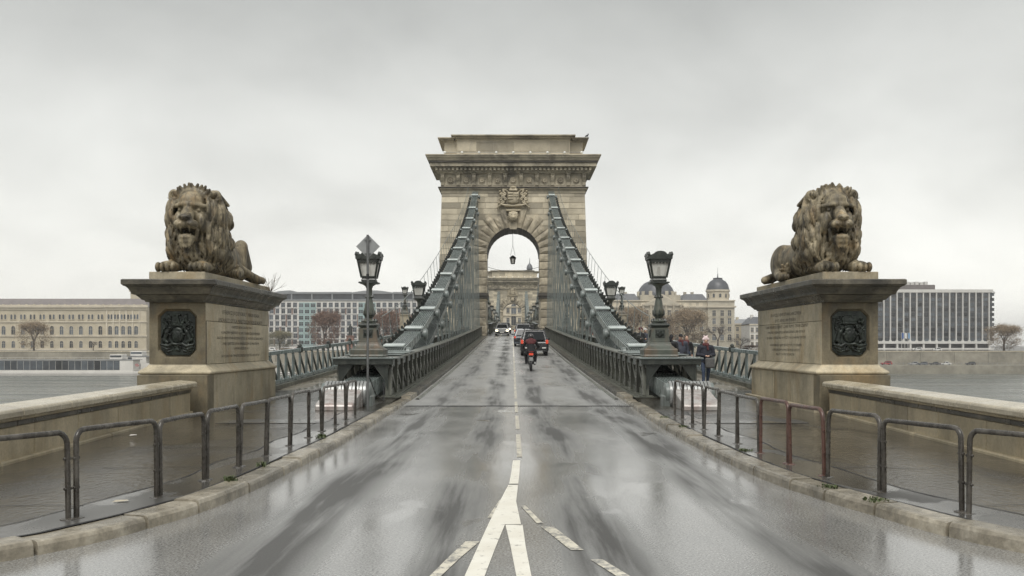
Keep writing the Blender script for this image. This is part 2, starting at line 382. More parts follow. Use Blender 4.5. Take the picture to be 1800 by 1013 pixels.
# wet asphalt: rougher, half-dry wheel tracks and glossy films of water, all laid out along the road
def wet_asphalt(name, tracks, base0, base1, film=.55, big=.35, puddle=.0, ior=1.45, r0=.30, rw=.15, rd=.28, bmp=.25, ripple=0):
    m, t, b = newmat(name); p = geo_pos(t); s3 = N(t, 'ShaderNodeSeparateXYZ'); t.links.new(p, s3.inputs[0])
    grain = noise(t, p, 48, 4, .75); mid = noise(t, mapping(t, p, (1, .5, 1)), 1.6, 3, .5)
    streak = noise(t, mapping(t, p, (4.2, .22, 1)), 1.0, 5, .6, .15); patch = noise(t, mapping(t, p, (.75, .30, 1), (3.1, .7, 0)), big*2.2, 2, .45, .3)
    if tracks:
        wob = mth(t, 'MULTIPLY', mth(t, 'SUBTRACT', noise(t, mapping(t, p, (.0, .16, 1)), 1.0, 2), .5), .9)
        xx = mth(t, 'MULTIPLY_ADD', mth(t, 'ADD', s3.outputs[0], wob), 1/8.0, .5)
        tr = ramp(t, tracks, xx).outputs[0]
        dry = mth(t, 'MULTIPLY', tr, ramp(t, [(.36, 0.0), (.56, 1.0)], mth(t, 'ADD', mth(t, 'MULTIPLY', streak, .5), mth(t, 'MULTIPLY', patch, .5))).outputs[0])
    else:
        dry = ramp(t, [(.45, 0.0), (.7, .8)], patch).outputs[0]
    wet = ramp(t, [(.30, 1.0), (.70, 0.0)], patch).outputs[0]
    rough = mth(t, 'MULTIPLY_ADD', wet, -rw, r0)
    rough = mth(t, 'MULTIPLY_ADD', dry, rd, rough)
    rough = mth(t, 'MULTIPLY_ADD', mth(t, 'SUBTRACT', mid, .5), .08, rough)
    rough = mth(t, 'MULTIPLY_ADD', mth(t, 'SUBTRACT', grain, .5), .35, rough)
    if puddle:
        pd = ramp(t, [(puddle, 1.0), (puddle+.05, 0.0)], noise(t, mapping(t, p, (1, .45, 1), (8.3, 2.2, 0)), .9, 4, .5, .3)).outputs[0]
        rough = mth(t, 'MULTIPLY', rough, mth(t, 'MULTIPLY_ADD', pd, -.85, 1.0))
    t.links.new(mth(t, 'MAXIMUM', rough, .035), b.inputs['Roughness'])
    cc = ramp(t, [(.3, base0), (.7, base1)], mid).outputs[0]
    cc = mixc(t, 1.0, cc, ramp(t, [(.28, .2), (.5, 1.0), (.74, 2.2)], grain).outputs[0], 'MULTIPLY')
    cc = mixc(t, mth(t, 'MULTIPLY', dry, .85), cc, tuple(x*.3 for x in base0))
    t.links.new(cc, b.inputs['Base Color'])
    b.inputs['IOR'].default_value = ior; b.inputs['Specular IOR Level'].default_value = film
    h = mth(t, 'ADD', mth(t, 'MULTIPLY', grain, mth(t, 'MULTIPLY_ADD', wet, -.55, 1.0)), mth(t, 'MULTIPLY', mid, .5))
    if ripple: h = mth(t, 'ADD', h, mth(t, 'MULTIPLY', noise(t, mapping(t, p, (1.6, 1, 1)), 7, 3, .6, .6), ripple))
    bump(t, b, h, bmp, .006)
    if tracks: t.links.new(mth(t, 'MULTIPLY_ADD', dry, -.93*film, film), b.inputs['Specular IOR Level'])
    return m
trk = [(0, .0), (.19, .1), (.235, .95), (.28, .95), (.325, .05), (.385, .05), (.415, 1.0), (.455, .95), (.485, .0), (.535, .0), (.575, 1.0), (.615, 1.0), (.66, .05), (.745, .05), (.785, 1.0), (.835, .95), (.88, .1), (1, .0)]
MT['road'] = wet_asphalt('wet_road_asphalt', trk, (.195, .194, .187), (.26, .258, .248), film=1.0, ior=1.95, r0=.24, rw=.16, rd=.40, bmp=.16, puddle=.33)
MT['broad'] = wet_asphalt('wet_bridge_asphalt', trk, (.22, .219, .211), (.29, .288, .277), film=1.0, ior=1.95, r0=.40, rw=.18, rd=.30, bmp=.16)
MT['walk'] = wet_asphalt('wet_pavement_asphalt', None, (.040, .035, .026), (.066, .057, .044), film=1.0, ior=1.6, r0=.20, rw=.13, rd=.2, bmp=.8, puddle=.49, ripple=3.0)
MT['path'] = wet_asphalt('wet_footpath', None, (.17, .15, .115), (.25, .225, .175), film=.5, puddle=.45)
# worn road paint
m_, t_, b_ = newmat('worn_white_road_paint'); MT['paint'] = m_
pp = geo_pos(t_); wn = ramp(t_, [(.33, 0.0), (.42, 1.0)], noise(t_, pp, 9, 7, .75)).outputs[0]
setv(t_, b_.inputs['Base Color'], mixc(t_, wn, (.16, .15, .13), ramp(t_, [(.3, (.70, .67, .58)), (.7, (.82, .80, .72))], noise(t_, pp, 3, 4)).outputs[0])); b_.inputs['Roughness'].default_value = .38
m_, t_, b_ = newmat('faded_road_paint'); MT['paintold'] = m_
pp = geo_pos(t_); wn = ramp(t_, [(.42, 0.0), (.54, 1.0)], noise(t_, pp, 7, 8, .8)).outputs[0]
setv(t_, b_.inputs['Base Color'], mixc(t_, wn, (.19, .187, .178), (.66, .62, .51))); b_.inputs['Roughness'].default_value = .33
# river
m_, t_, b_ = newmat('river_water'); MT['water'] = m_
pp = geo_pos(t_); setv(t_, b_.inputs['Base Color'], ramp(t_, [(.35, (.05, .058, .048)), (.65, (.17, .175, .155))], noise(t_, mapping(t_, pp, (.012, .09, 1)), 1.0, 6, .65, .5)).outputs[0]); t_.links.new(ramp(t_, [(.35, .12), (.65, .38)], noise(t_, mapping(t_, pp, (.02, .14, 1)), 1.0, 5, .6, .4)).outputs[0], b_.inputs['Roughness']); b_.inputs['IOR'].default_value = 1.33
h_ = mth(t_, 'ADD', noise(t_, mapping(t_, pp, (1, .6, 1)), .5, 5, .6), mth(t_, 'MULTIPLY', noise(t_, mapping(t_, pp, (1, .5, 1)), .08, 4), 2.0)); bump(t_, b_, h_, 1.0, .8)
MT['earth'] = plain('far_street_ground', (.16, .155, .145), .5, var=.25, scale=.05)
MT['quay'] = stone('quay_stone', (.19, .175, .14), (.28, .26, .21), (.36, .335, .275), rand=.12, amt=.6, sscale=.08, zs=1, scale=.25, bmp=.3, stain=(.10, .095, .075))
MT['grass'] = plain('weed_green', (.060, .080, .026), .6, var=.4, scale=20)
MT['twig'] = plain('dry_twig', (.10, .075, .05), .7, var=.3, scale=10)
# ---------------------------------------------------------------- road profile and setting
X0 = 0.15                                   # bridge axis
_py = [-300, -80, 10, 24, 31, 45, 62, 88, 112, 140, 170, 213, 256, 286, 314, 360, 400, 430, 600, 900]
_pz = [0, 0, 0, 0, .10, .47, .98, 1.85, 2.70, 3.62, 4.28, 4.70, 4.28, 3.62, 2.70, 1.15, -.2, -.9, -1.0, -1.0]
def zr(y): return float(np.interp(y, _py, _pz)*.5+.25*np.interp(y-6, _py, _pz)+.25*np.interp(y+6, _py, _pz)) if y > 31 else float(np.interp(y, _py, _pz))
WATER = -10.5
def strip(name, ys, xl, xr, zf, mat, kind='structure', parent=None, nx=2):
    vs_, fs = [], []
    for y in ys:
        a, b = xl(y), xr(y)
        for k in range(nx): vs_.append((a+(b-a)*k/(nx-1), y, zf(y)))
    for i in range(len(ys)-1):
        for k in range(nx-1): q = i*nx+k; fs.append((q, q+1, q+nx+1, q+nx))
    me = bpy.data.meshes.new(name); me.from_pydata(vs_, [], fs); me.update()
    o = link(name, me, mat, parent)
    if parent is None: tag(o, kind=kind)
    return o
KL = [(-13, 3.2), (-9, 4.2), (-6.6, 5.2), (-5.1, 6.2), (-4.25, 7.1), (-3.66, 7.96), (-3.34, 8.86), (-3.12, 9.8), (-3.0, 11.3), (-2.95, 13), (-2.9, 16), (-2.95, 20), (-2.99, 24), (-3.0, 28)]
KR = [(13, 3.2), (9, 4.2), (6.8, 5.2), (5.4, 6.3), (4.45, 7.3), (3.87, 8.37), (3.57, 9.56), (3.36, 10.57), (3.19, 11.7), (3.1, 13.4), (3.05, 16.6), (3.1, 21), (3.2, 24), (3.28, 28)]
def kx(K, y):
    return float(np.interp(y, [p[1] for p in K], [p[0] for p in K]))
ys_near = [-70, -40, -20, 0, 2, 3]+[3.2+.4*i for i in range(63)]
# water and far ground
tag(MB().box((0, 500, WATER-.5), (7000, 7000, 1)).obj('river_water', MT['water']), kind='structure')
tag(MB().box((0, 1775, WATER/2-6), (5000, 2710, 2*(WATER/-2)+7.0)).obj('far_ground', MT['earth'], loc=(0, 0, 0)), kind='structure')
bpy.data.objects['far_ground'].location.z = -.9-(WATER/2-6+(2*(WATER/-2)+7.0)/2)
tag(MB().box((0, 416, -9.2), (5000, 26, 4.6)).obj('lower_quay', MT['quay']), kind='structure')
tag(MB().b2((-600, -300, -12), (600, -12, -.06)).obj('near_bank_ground', MT['walk']), kind='structure')
tag(MB().b2((-8.9, -11.9, -12), (9.1, 31.0, -.08)).obj('abutment', MT['quay']), kind='structure')
strip('road', [y for y in ys_near if y < 26]+[26.02], lambda y: kx(KL, y)-.06 if y > 3.2 else -14, lambda y: kx(KR, y)+.06 if y > 3.2 else 14, lambda y: zr(y), MT['road'], nx=8)
ys_b = [26.02]+[28+i*2 for i in range(187)]
strip('bridge_road', ys_b, lambda y: X0-3.2, lambda y: X0+3.2, zr, MT['broad'], nx=8)
# bridge deck slab as a solid under road and paths
vs_, fs = [], []
for y in ys_b:
    z = zr(y)-.03
    hw = 8.35+(4.0 if 107 < y < 125 or 309 < y < 327 else 0)
    vs_ += [(X0-hw, y, z), (X0+hw, y, z), (X0+hw, y, z-1.0), (X0-hw, y, z-1.0)]
for i in range(len(ys_b)-1):
    a = i*4
    for k in range(4): k2 = (k+1) % 4; fs.append((a+k, a+k2, a+4+k2, a+4+k))
fs += [(0, 1, 2, 3), (len(vs_)-1, len(vs_)-2, len(vs_)-3, len(vs_)-4)]
me = bpy.data.meshes.new('bridge_deck'); me.from_pydata(vs_, [], fs); me.update()
tag(link('bridge_deck', me, MT['girder']), kind='structure')
for s, K in ((-1, KL), (1, KR)):
    side = 'left' if s < 0 else 'right'
    out = lambda y, s=s: s*7.8
    inn = lambda y, s=s, K=K: s*max(3.0, abs(kx(K, y)))+s*.30
    yy = [y for y in ys_near if 5.0 <= y <= 28]+[28, 29.5, 31]
    if s < 0: strip('pavement_left', yy, out, lambda y: kx(KL, min(y, 28))-.28, lambda y: zr(y)+.118, MT['walk'], nx=4)
    else: strip('pavement_right', yy, lambda y: kx(KR, min(y, 28))+.28, out, lambda y: zr(y)+.118, MT['walk'], nx=4)
    MT.setdefault('walk2', wet_asphalt('patched_pavement_strip', None, (.075, .072, .066), (.105, .10, .092), film=.6, puddle=.44))
    yy2 = [y for y in ys_near if 7 <= y <= 23]
    if s < 0: strip('pavement_strip_left', yy2, lambda y: kx(KL, y)-.95-.06*math.sin(y*2.1), lambda y: kx(KL, y)-.285, lambda y: zr(y)+.123, MT['walk2'], nx=3)
    else: strip('pavement_strip_right', yy2, lambda y: kx(KR, y)+.285, lambda y: kx(KR, y)+.95+.06*math.sin(y*1.7), lambda y: zr(y)+.123, MT['walk2'], nx=3)
    ysf = [31+i*2 for i in range(185)]
    a, b = X0+s*5.3, X0+s*8.15
    strip('footpath_'+side, ysf, lambda y: min(a, b), lambda y: max(a, b), lambda y: zr(y)+.12, MT['path'])
    c, d = X0+s*3.42, X0+s*5.3
    strip('girder_bed_'+side, [27.5]+ysf, lambda y: min(c, d), lambda y: max(c, d), lambda y: zr(y)+.13, MT['girder'])
    # kerb: one stone after another
    kroot = thing('kerb_'+side, None, None, kind='structure')
    pts = [Vector((p[0], p[1], 0)) for p in K]
    dense = []
    for i in range(len(pts)-1):
        for t in range(12):
            u = t/12; p0 = pts[max(i-1, 0)]; p1 = pts[i]; p2 = pts[i+1]; p3 = pts[min(i+2, len(pts)-1)]
            dense.append(.5*((2*p1)+(-p0+p2)*u+(2*p0-5*p1+4*p2-p3)*u*u+(-p0+3*p1-3*p2+p3)*u**3))
    dense.append(pts[-1])
    L = [0]
    for i in range(1, len(dense)): L.append(L[-1]+(dense[i]-dense[i-1]).length)
    def at(t): return Vector((float(np.interp(t, L, [p.x for p in dense])), float(np.interp(t, L, [p.y for p in dense])), 0))
    t = 0.0
    while t < L[-1]-.4:
        ln = rnd.uniform(.75, 1.45); t2 = min(t+ln, L[-1]); g = .02
        dz = rnd.uniform(-.012, .012); rows = []
        nseg = 4
        for i in range(nseg+1):
            q = t+g+(t2-t-2*g)*i/nseg; p = at(q); d = (at(q+.05)-at(q-.05)).normalized(); n = Vector((d.y, -d.x, 0))*(1 if s > 0 else -1)
            if n.x*s < 0: n = -n
            j = rnd.uniform(-.006, .006)
            rows.append([p+n*(0+j)+Vector((0, 0, -.08)), p+n*(.012+j)+Vector((0, 0, .085+dz)), p+n*(.028+j)+Vector((0, 0, .116+dz+j*.5)), p+n*(.06+j)+Vector((0, 0, .125+dz)), p+n*.285+Vector((0, 0, .128+dz)), p+n*.30+Vector((0, 0, .112)), p+n*.30+Vector((0, 0, -.08))])
        v2 = [p for r_ in rows for p in r_]; m = len(rows[0]); f2 = []
        for i in range(nseg):
            for k in range(m-1): f2.append((i*m+k, i*m+k+1, (i+1)*m+k+1, (i+1)*m+k))
        f2 += [tuple(range(m)), tuple(nseg*m+k for k in reversed(range(m)))]
        mb = MB(); mb.add(v2, f2); mb.obj('kerb_stone', MT['kerb'], kroot)
        t = t2
    y = 28.0
    while y < 111:
        ln = 2.0 if y < 60 else 6.0; y2 = min(y+ln, 111.4)
        mb = MB()
        x1, x2 = X0+s*3.13, X0+s*3.42
        v2 = []
        for q in (y+.01, y2-.01): z = zr(q); v2 += [(x1, q, z-.05), (x1+s*.03, q, z+.13), (x2, q, z+.145), (x2, q, z-.05)]
        mb.add(v2, [(0, 1, 2, 3), (7, 6, 5, 4), (0, 4, 5, 1), (1, 5, 6, 2), (2, 6, 7, 3), (3, 7, 4, 0)])
        mb.obj('kerb_stone', MT['kerb'] if y < 29 else MT['pedtop'], kroot); y = y2
    # steel gutter rail beside the bridge kerb
    v2, f2 = [], []
    ysg = [28.5+i*2 for i in range(42)]
    for q in ysg: z = zr(q); v2 += [(X0+s*2.93, q, z+.004), (X0+s*2.95, q, z+.035), (X0+s*3.03, q, z+.035), (X0+s*3.05, q, z+.004)]
    for i in range(len(ysg)-1):
        for k in range(3): f2.append((i*4+k, i*4+k+1, i*4+5+k, i*4+4+k))
    mb = MB(); mb.add(v2, f2); mb.obj('gutter_rail', MT['girder'], kroot)
# expansion joint across the road
ej = MB()
for i in range(14): x = -2.9+i*.4445; ej.box((x+.22, 26.0+.02*math.sin(i*1.7), .033), (.46, .16, .012), rz=.03*math.sin(i*2.3))
tag(ej.obj('expansion_joint', MT['black']), kind='structure')
# painted markings
def mark(name, pts, mat, z=.006):
    """pts: list of (y, x_left, x_right)"""
    v2 = []; f2 = []
    for y, a, b in pts: v2 += [(a, y, zr(y)+z), (b, y, zr(y)+z)]
    for i in range(len(pts)-1): f2.append((i*2, i*2+1, i*2+3, i*2+2))
    me = bpy.data.meshes.new(name); me.from_pydata(v2, [], f2); me.update()
    return tag(link(name, me, mat), kind='structure')
mark('road_marking', [(11.6, -.035, .077), (12.6, -.01, .10), (13.96, .013, .121)], MT['paint'])
mark('road_marking', [(3.5, -.62, -.44), (5.0, -.50, -.335), (6.98, -.3475, -.20), (8.0, -.285, -.135), (8.97, -.225, -.066), (8.98, -.225, .085), (10.3, -.132, .045), (11.5, -.045, .074)], MT['paint'])
mark('road_marking', [(3.5, .14, .30), (5.0, .09, .24), (6.98, .031, .142), (8.0, -.012, .115), (8.95, -.062, .10)], MT['paint'])
def gp(px, py): D = 2834/(py-607); return D, (px-900)*D/1667
def mk_px(rows, mat): mark('road_marking', [(gp(a, y)[0], gp(a, y)[1], gp(b, y)[1]) for y, a, b in rows], mat, .0055)
mk_px([(1085, 690, 715), (1013, 756, 776), (980, 789, 811), (953, 818, 843)], MT['paintold'])
mk_px([(911, 857, 874), (880, 878, 890)], MT['paintold'])
mk_px([(968, 1003, 1026), (945, 974, 997), (927, 951, 973)], MT['paintold'])
mk_px([(1060, 1150, 1180), (1013, 1082, 1106), (985, 1038, 1060)], MT['paintold'])
mk_px([(921, 944, 955), (890, 915, 924)], MT['paintold'])
y = 14.4
while y < 108:
    ln = 3.6; mark('road_marking', [(y+ln*i/3, .075-.0*y, .155) for i in range(4)], MT['paintold'] if y < 58 else MT['paint']); y += ln+(.35 if y > 26 else 1.2)
# concrete slab let into each pavement and a cover plate
for s in (-1, 1):
    sl = MB().box((s*4.9, 19.6, .126), (2.2, .9, .008)).obj('pavement_slab', MT['walk2']); tag(sl, kind='structure')
# ---------------------------------------------------------------- quay parapet walls
def parapet(s):
    w = thing('parapet_wall', 'low stone parapet wall with moulded coping, %s of the road' % ('left' if s < 0 else 'right'), 'wall', (0, 0, 0), group='stone parapet walls')
    fx = lambda y: -(6.92+.078*(y-15)) if s < 0 else 7.0+.052*(y-15)     # road-side face
    ang = math.atan2((fx(22)-fx(4)), 18)
    def blk(name, y0, y1, dx0, dx1, z0, z1, mat, bev=.012):
        ym = (y0+y1)/2; o = MB().box((0, 0, 0), (dx1-dx0, y1-y0-.020, z1-z0)).obj(name, mat, w, (fx(ym)+s*(dx0+dx1)/2, ym, (z0+z1)/2), (0, 0, -ang), bevel=bev); return o
    y = 22.0
    while y > -8:
        ln = rnd.uniform(1.35, 1.9); blk('stone_block', y-ln, y, 0, .46, .02, .60, MT['wall']); y -= ln
    y = 22.0
    while y > -8:
        ln = rnd.uniform(1.7, 2.4); blk('base_stone', y-ln, y, -.07, .40, -.05, .17, MT['wall'], .02); y -= ln
    y = 22.02
    while y > -8:
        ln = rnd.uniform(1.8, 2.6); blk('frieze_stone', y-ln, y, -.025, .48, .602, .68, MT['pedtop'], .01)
        blk('frieze_stone', y-ln, y, -.065, .50, .682, .735, MT['wall'], .012); y -= ln
    y = 22.06
    while y > -8:
        ln = rnd.uniform(1.6, 2.3)
        ym = (y-ln+y)/2; mb = MB().prism([(-.15, .0), (-.15, .085), (-.12, .115), (.22, .15), (.56, .115), (.6, .085), (.6, 0)], 1, -ln/2+.006, ln/2-.006)
        if s < 0:
            mb.v = [(-x, yy, z) for x, yy, z in mb.v]
        mb.obj('coping_stone', MT['cope'], w, (fx(ym), ym, .737), (0, 0, -ang), bevel=.012); y -= ln
    return w
parapet(-1); parapet(1)
# dark seams between the asphalt patches of the pavements
def seam(name, pts, w_=.022):
    v2, f2 = [], []
    for i, (x, y) in enumerate(pts):
        a = Vector(pts[max(i-1, 0)]); b = Vector(pts[min(i+1, len(pts)-1)]); d = (b-a).normalized(); n = Vector((-d.y, d.x))*w_*rnd.uniform(.35, .8)
        v2 += [(x+n.x, y+n.y, zr(y)+.127), (x-n.x, y-n.y, zr(y)+.127)]
    for i in range(len(pts)-1): f2.append((i*2, i*2+1, i*2+3, i*2+2))
    me = bpy.data.meshes.new(name); me.from_pydata(v2, [], f2); me.update(); tag(link(name, me, MT['black']), kind='structure')
for s, K in ((-1, KL), (1, KR)):
    yy = [7.2+.25*i for i in range(62)]
    seam('pavement_seam', [(kx(K, y)+s*(.96+.06*math.sin(y*(2.1 if s < 0 else 1.7))+rnd.uniform(-.012, .012)), y) for y in yy])
    seam('pavement_seam', [(kx(K, y)+s*(.305+rnd.uniform(-.006, .006)), y) for y in yy], .03)
    for y0 in (9.3, 12.2, 14.6, 17.9):
        x0 = kx(K, y0)+s*.97; seam('pavement_seam', [(x0+s*i*.22, y0+.05*math.sin(i*.9)+rnd.uniform(-.015, .015)) for i in range(12 if y0 != 12.2 else 7)], .018)
# ---------------------------------------------------------------- bridge towers
def lion_head_small(mat):
    s = Sdf((-.75, -.8, -.8), (.75, .5, .8), .05)
    s.ell((0, 0, .1), (.55, .35, .6), .1).ell((0, -.35, -.1), (.24, .3, .22), .1).ell((0, -.3, -.32), (.2, .2, .15), .05)
    for q in (-1, 1): s.ell((q*.2, -.33, .2), (.09, .1, .07), .02, neg=True).ell((q*.42, -.05, .5), (.15, .15, .15), .06)
    for i in range(16):
        a = i/16*2*math.pi; s.cap((.42*math.cos(a), -.2, .1+.45*math.sin(a)), (.66*math.cos(a), .05, .05+.68*math.sin(a)), .1, .06, .04)
    return s.mesh('lion_mask', mat)
def crest(mat):
    """crowned shield between scrolls and leaves"""
    s = Sdf((-2.1, -.45, -1.75), (2.1, .35, 1.75), .05)
    s.box((0, 0, .25), (.72, .2, .62), .2, .05).ell((0, 0, -.42), (.68, .2, .35), .1)
    for i in range(3): s.box((-.36, -.22, .6-.35*i), (.3, .05, .07), .02, .02)
    s.box((.36, -.22, .38), (.05, .05, .38), .02, .02).box((.36, -.22, .5), (.2, .05, .05), .02, .02).box((.36, -.22, .28), (.26, .05, .05), .02, .02)
    s.box((0, -.2, .1), (.03, .05, .75), .01, .01)
    s.box((0, 0, 1.08), (.5, .2, .12), .05, .04)
    for i in range(7): a = i/6*math.pi; s.cap((.42*math.cos(a), 0, 1.15), (.34*math.cos(a), 0, 1.3+.25*math.sin(a)), .12, .09, .05)
    s.ell((0, 0, 1.5), (.38, .2, .15), .08).ell((0, 0, 1.68), (.1, .1, .14), .03)
    for q in (-1, 1):
        for j, (x, z, r) in enumerate([(1.05, .55, .28), (1.25, .2, .3), (1.5, .6, .25), (1.0, -.15, .25), (1.55, -.15, .3), (1.3, -.55, .28), (1.75, -.6, .22), (1.2, .95, .2), (1.65, .95, .16)]):
            s.ell((q*x, 0, z), (r*.8, .22, r), .06, rot=(0, q*j, 0)); s.ell((q*x, -.22, z), (r*.45, .1, r*.5), .02, neg=True, rot=(0, q*j*.7, 0))
        s.chain([(q*.3, -.05, -1.0), (q*1.0, -.1, -1.0), (q*1.5, -.05, -.85), (q*1.95, 0, -1.25), (q*1.85, 0, -1.5)], [.12, .14, .14, .12, .08], .05)
        s.chain([(q*.7, 0, .9), (q*1.0, -.1, 1.15), (q*1.3, -.05, 1.2)], .1, .05)
    s.box((0, .05, -1.05), (1.1, .18, .13), .05, .05)
    return s.mesh('crest', mat)
def make_tower():
    tw = thing('bridge_tower', 'near stone bridge tower with arched gateway, crest and heavy cornice', 'tower', (X0, 112.0, 0), group='bridge towers')
    DEP = 7.0
    hw = lambda z: 8.45+(19.64-z)*.032         # battered half-width
    OP, SP = 3.2, 12.5                         # opening half-width, springing height
    zb = -11.0
    def front_poly():
        P = [(-hw(zb), zb), (-hw(19.6), 19.6), (-8.45, 23.7), (8.45, 23.7), (hw(19.6), 19.6), (hw(zb), zb), (OP, zb), (OP, SP)]
        P += [(OP*math.cos(a), SP+OP*math.sin(a)) for a in [math.pi*i/24 for i in range(1, 24)]]
        return P+[(-OP, SP), (-OP, zb)]
    MB().prism(front_poly(), 1, 0, DEP).obj('masonry_core', MT['tower'], tw, normals=True)
    pier = MB()
    for q in (-1, 1): pier.b2((q*12.6, -5, -12), (q*3.3, 12, 2.55))
    pier.obj('river_pier', MT['quay'], tw)
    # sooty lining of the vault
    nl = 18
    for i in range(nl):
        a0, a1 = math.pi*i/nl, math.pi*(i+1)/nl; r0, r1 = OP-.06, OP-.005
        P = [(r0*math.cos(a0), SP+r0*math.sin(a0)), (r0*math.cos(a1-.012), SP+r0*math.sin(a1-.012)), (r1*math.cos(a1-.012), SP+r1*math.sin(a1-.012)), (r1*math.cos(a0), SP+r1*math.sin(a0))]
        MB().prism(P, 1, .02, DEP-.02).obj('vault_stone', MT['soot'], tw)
    # ashlar facing
    ub = MB().box((0, 0, 0), (1, 1, 1)).mesh('ashlar', MT['tower'], bevel=.02)
    courses = np.arange(2.2, 19.5, .68); row = 0
    for z0 in courses:
        z1 = min(z0+.68, 19.62); zm = (z0+z1)/2; W = hw(zm)
        if z0 >= SP: d = z0-SP; xm = math.sqrt(max(0, 3.95**2-d*d)) if d < 3.95 else 0.0
        else: xm = 4.35
        for q in (-1, 1):
            x = xm+(.0 if xm else 0); x = max(x, 0.0); off = .35 if row % 2 else .9
            edges = [x]; c = x+off*(1 if x else .5)
            while c < W-.7: edges.append(c); c += rnd.uniform(1.25, 1.75)
            edges.append(W)
            for a, b in zip(edges[:-1], edges[1:]):
                if b-a < .1: continue
                dep = .07+rnd.uniform(-.015, .015)
                link('stone_block', ub, None, tw, (q*(a+b)/2, -dep/2+.012, zm), (0, 0, 0), (b-a-.06, dep, z1-z0-.055))
        row += 1
    # rusticated jamb blocks beside the opening
    def rough_block(w_, d_, h_, seed, mat=MT['rust']):
        r_ = random.Random(seed); v2 = []; f2 = []; nx, nz = 5, 4
        for j in range(nz+1):
            for i in range(nx+1):
                e = (i in (0, nx)) or (j in (0, nz))
                v2.append(((i/nx-.5)*w_, -d_+(.10 if e else r_.uniform(-.05, .05)), (j/nz-.5)*h_))
        for j in range(nz):
            for i in range(nx): a = j*(nx+1)+i; f2.append((a, a+1, a+nx+2, a+nx+1))
        n0 = len(v2); v2 += [(-w_/2, 0, -h_/2), (w_/2, 0, -h_/2), (w_/2, 0, h_/2), (-w_/2, 0, h_/2)]
        bot = list(range(nx+1)); top = [nz*(nx+1)+i for i in range(nx+1)]; lf = [j*(nx+1) for j in range(nz+1)]; rt = [j*(nx+1)+nx for j in range(nz+1)]
        f2 += [tuple(reversed(bot))+(n0, n0+1), tuple(top)+(n0+2, n0+3), tuple(lf)+(n0+3, n0), tuple(reversed(rt))+(n0+1, n0+2)]
        mb = MB(); mb.add(v2, f2); return mb.mesh('rough', mat)
    rb = [rough_block(1, 1, 1, i) for i in range(5)]
    rbs = [rough_block(1, 1, 1, 10+i) for i in range(5)]
    z = 7.85; i = 0
    while z < SP-.05:
        h_ = min(.93, SP-z); w_ = 1.5 if i % 2 else 1.15
        for q in (-1, 1):
            link('jamb_stone', rb[(i*2+q) % 5], None, tw, (q*(OP-.10+w_/2), .02, z+h_/2), (0, 0, 0), (w_, .30, h_-.10))
            link('reveal_stone', rbs[(i*2+q) % 5], None, tw, (q*(OP-.0), 1.6, z+h_/2), (0, 0, -q*math.pi/2), (2.6, .12, h_-.10))
        z += .93; i += 1
    z = 2.2; i = 0
    while z < 6.8:
        for q in (-1, 1): link('jamb_stone', rb[(i*3+q) % 5], None, tw, (q*(OP+.05+.75), .02, z+.46), (0, 0, 0), (1.75 if i % 2 else 1.5, .36, .84))
        z += .93; i += 1
    # voussoirs
    nv = 15
    for i in range(nv):
        a0 = math.pi*(i+.06)/nv; a1 = math.pi*(i+.94)/nv; am = (a0+a1)/2
        if i == nv//2: continue
        ro = 5.35 if i % 2 == 0 else 4.75
        ri = OP-.09; r_ = random.Random(i); v2 = []; f2 = []; nu, nw = 4, 3
        for j in range(nw+1):
            for k in range(nu+1):
                rr = ri+(ro-ri)*k/nu; aa = a0+(a1-a0)*j/nw; e = k in (0, nu) or j in (0, nw)
                v2.append((rr*math.cos(aa), -(.20 if e else .30+r_.uniform(-.06, .06)), SP+rr*math.sin(aa)))
        for j in range(nw):
            for k in range(nu): b = j*(nu+1)+k; f2.append((b, b+1, b+nu+2, b+nu+1))
        n0 = len(v2)
        for aa, rr in ((a0, ri), (a0, ro), (a1, ro), (a1, ri)): v2.append((rr*math.cos(aa), .05, SP+rr*math.sin(aa)))
        bot = list(range(nu+1)); top = [nw*(nu+1)+k for k in range(nu+1)]; lf = [j*(nu+1) for j in range(nw+1)]; rt = [j*(nu+1)+nu for j in range(nw+1)]
        f2 += [tuple(reversed(bot))+(n0, n0+1), tuple(top)+(n0+2, n0+3), tuple(lf)+(n0+3, n0), tuple(reversed(rt))+(n0+1, n0+2)]
        mb = MB(); mb.add(v2, f2); mb.obj('arch_stone', MT['rust'], tw)
    mb = MB().prism([(-.42, SP+OP-.35), (.42, SP+OP-.35), (.62, 17.2), (-.62, 17.2)], 1, -.42, .1); mb.obj('keystone', MT['rust'], tw, bevel=.04)
    link('lion_mask', lion_head_small(MT['carve']), None, tw, (0, -.65, 16.75), (0, 0, 0), (.95, .9, .95))
    MB().box((0, -.35, 17.55), (1.7, .75, .16)).obj('bracket_shelf', MT['carve'], tw, bevel=.03)
    link('coat_of_arms', crest(MT['carve']), None, tw, (0, -.35, 19.0), (0, 0, 0), (.95, 1.3, .86))
    # impost cornice on the piers
    for q in (-1, 1):
        for z0, z1, pr in ((6.95, 7.2, .16), (7.2, 7.5, .34), (7.5, 7.72, .48), (7.72, 7.86, .40)):
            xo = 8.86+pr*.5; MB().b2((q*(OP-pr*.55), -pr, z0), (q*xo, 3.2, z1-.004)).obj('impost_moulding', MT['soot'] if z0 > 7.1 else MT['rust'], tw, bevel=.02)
    # entablature
    def band(name, w_, pr, z0, z1, mat, bev=.025): MB().b2((-w_, -pr, z0), (w_, DEP+pr, z1-.004)).obj(name, mat, tw, bevel=bev)
    band('architrave', 8.52, .10, 19.64, 20.05, MT['cornice'])
    band('moulding', 8.72, .32, 20.05, 20.22, MT['cornice'])
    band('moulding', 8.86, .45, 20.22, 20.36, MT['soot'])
    band('frieze', 8.56, .14, 20.36, 21.95, MT['cornice'])
    band('moulding', 8.95, .5, 21.92, 22.06, MT['cornice'])
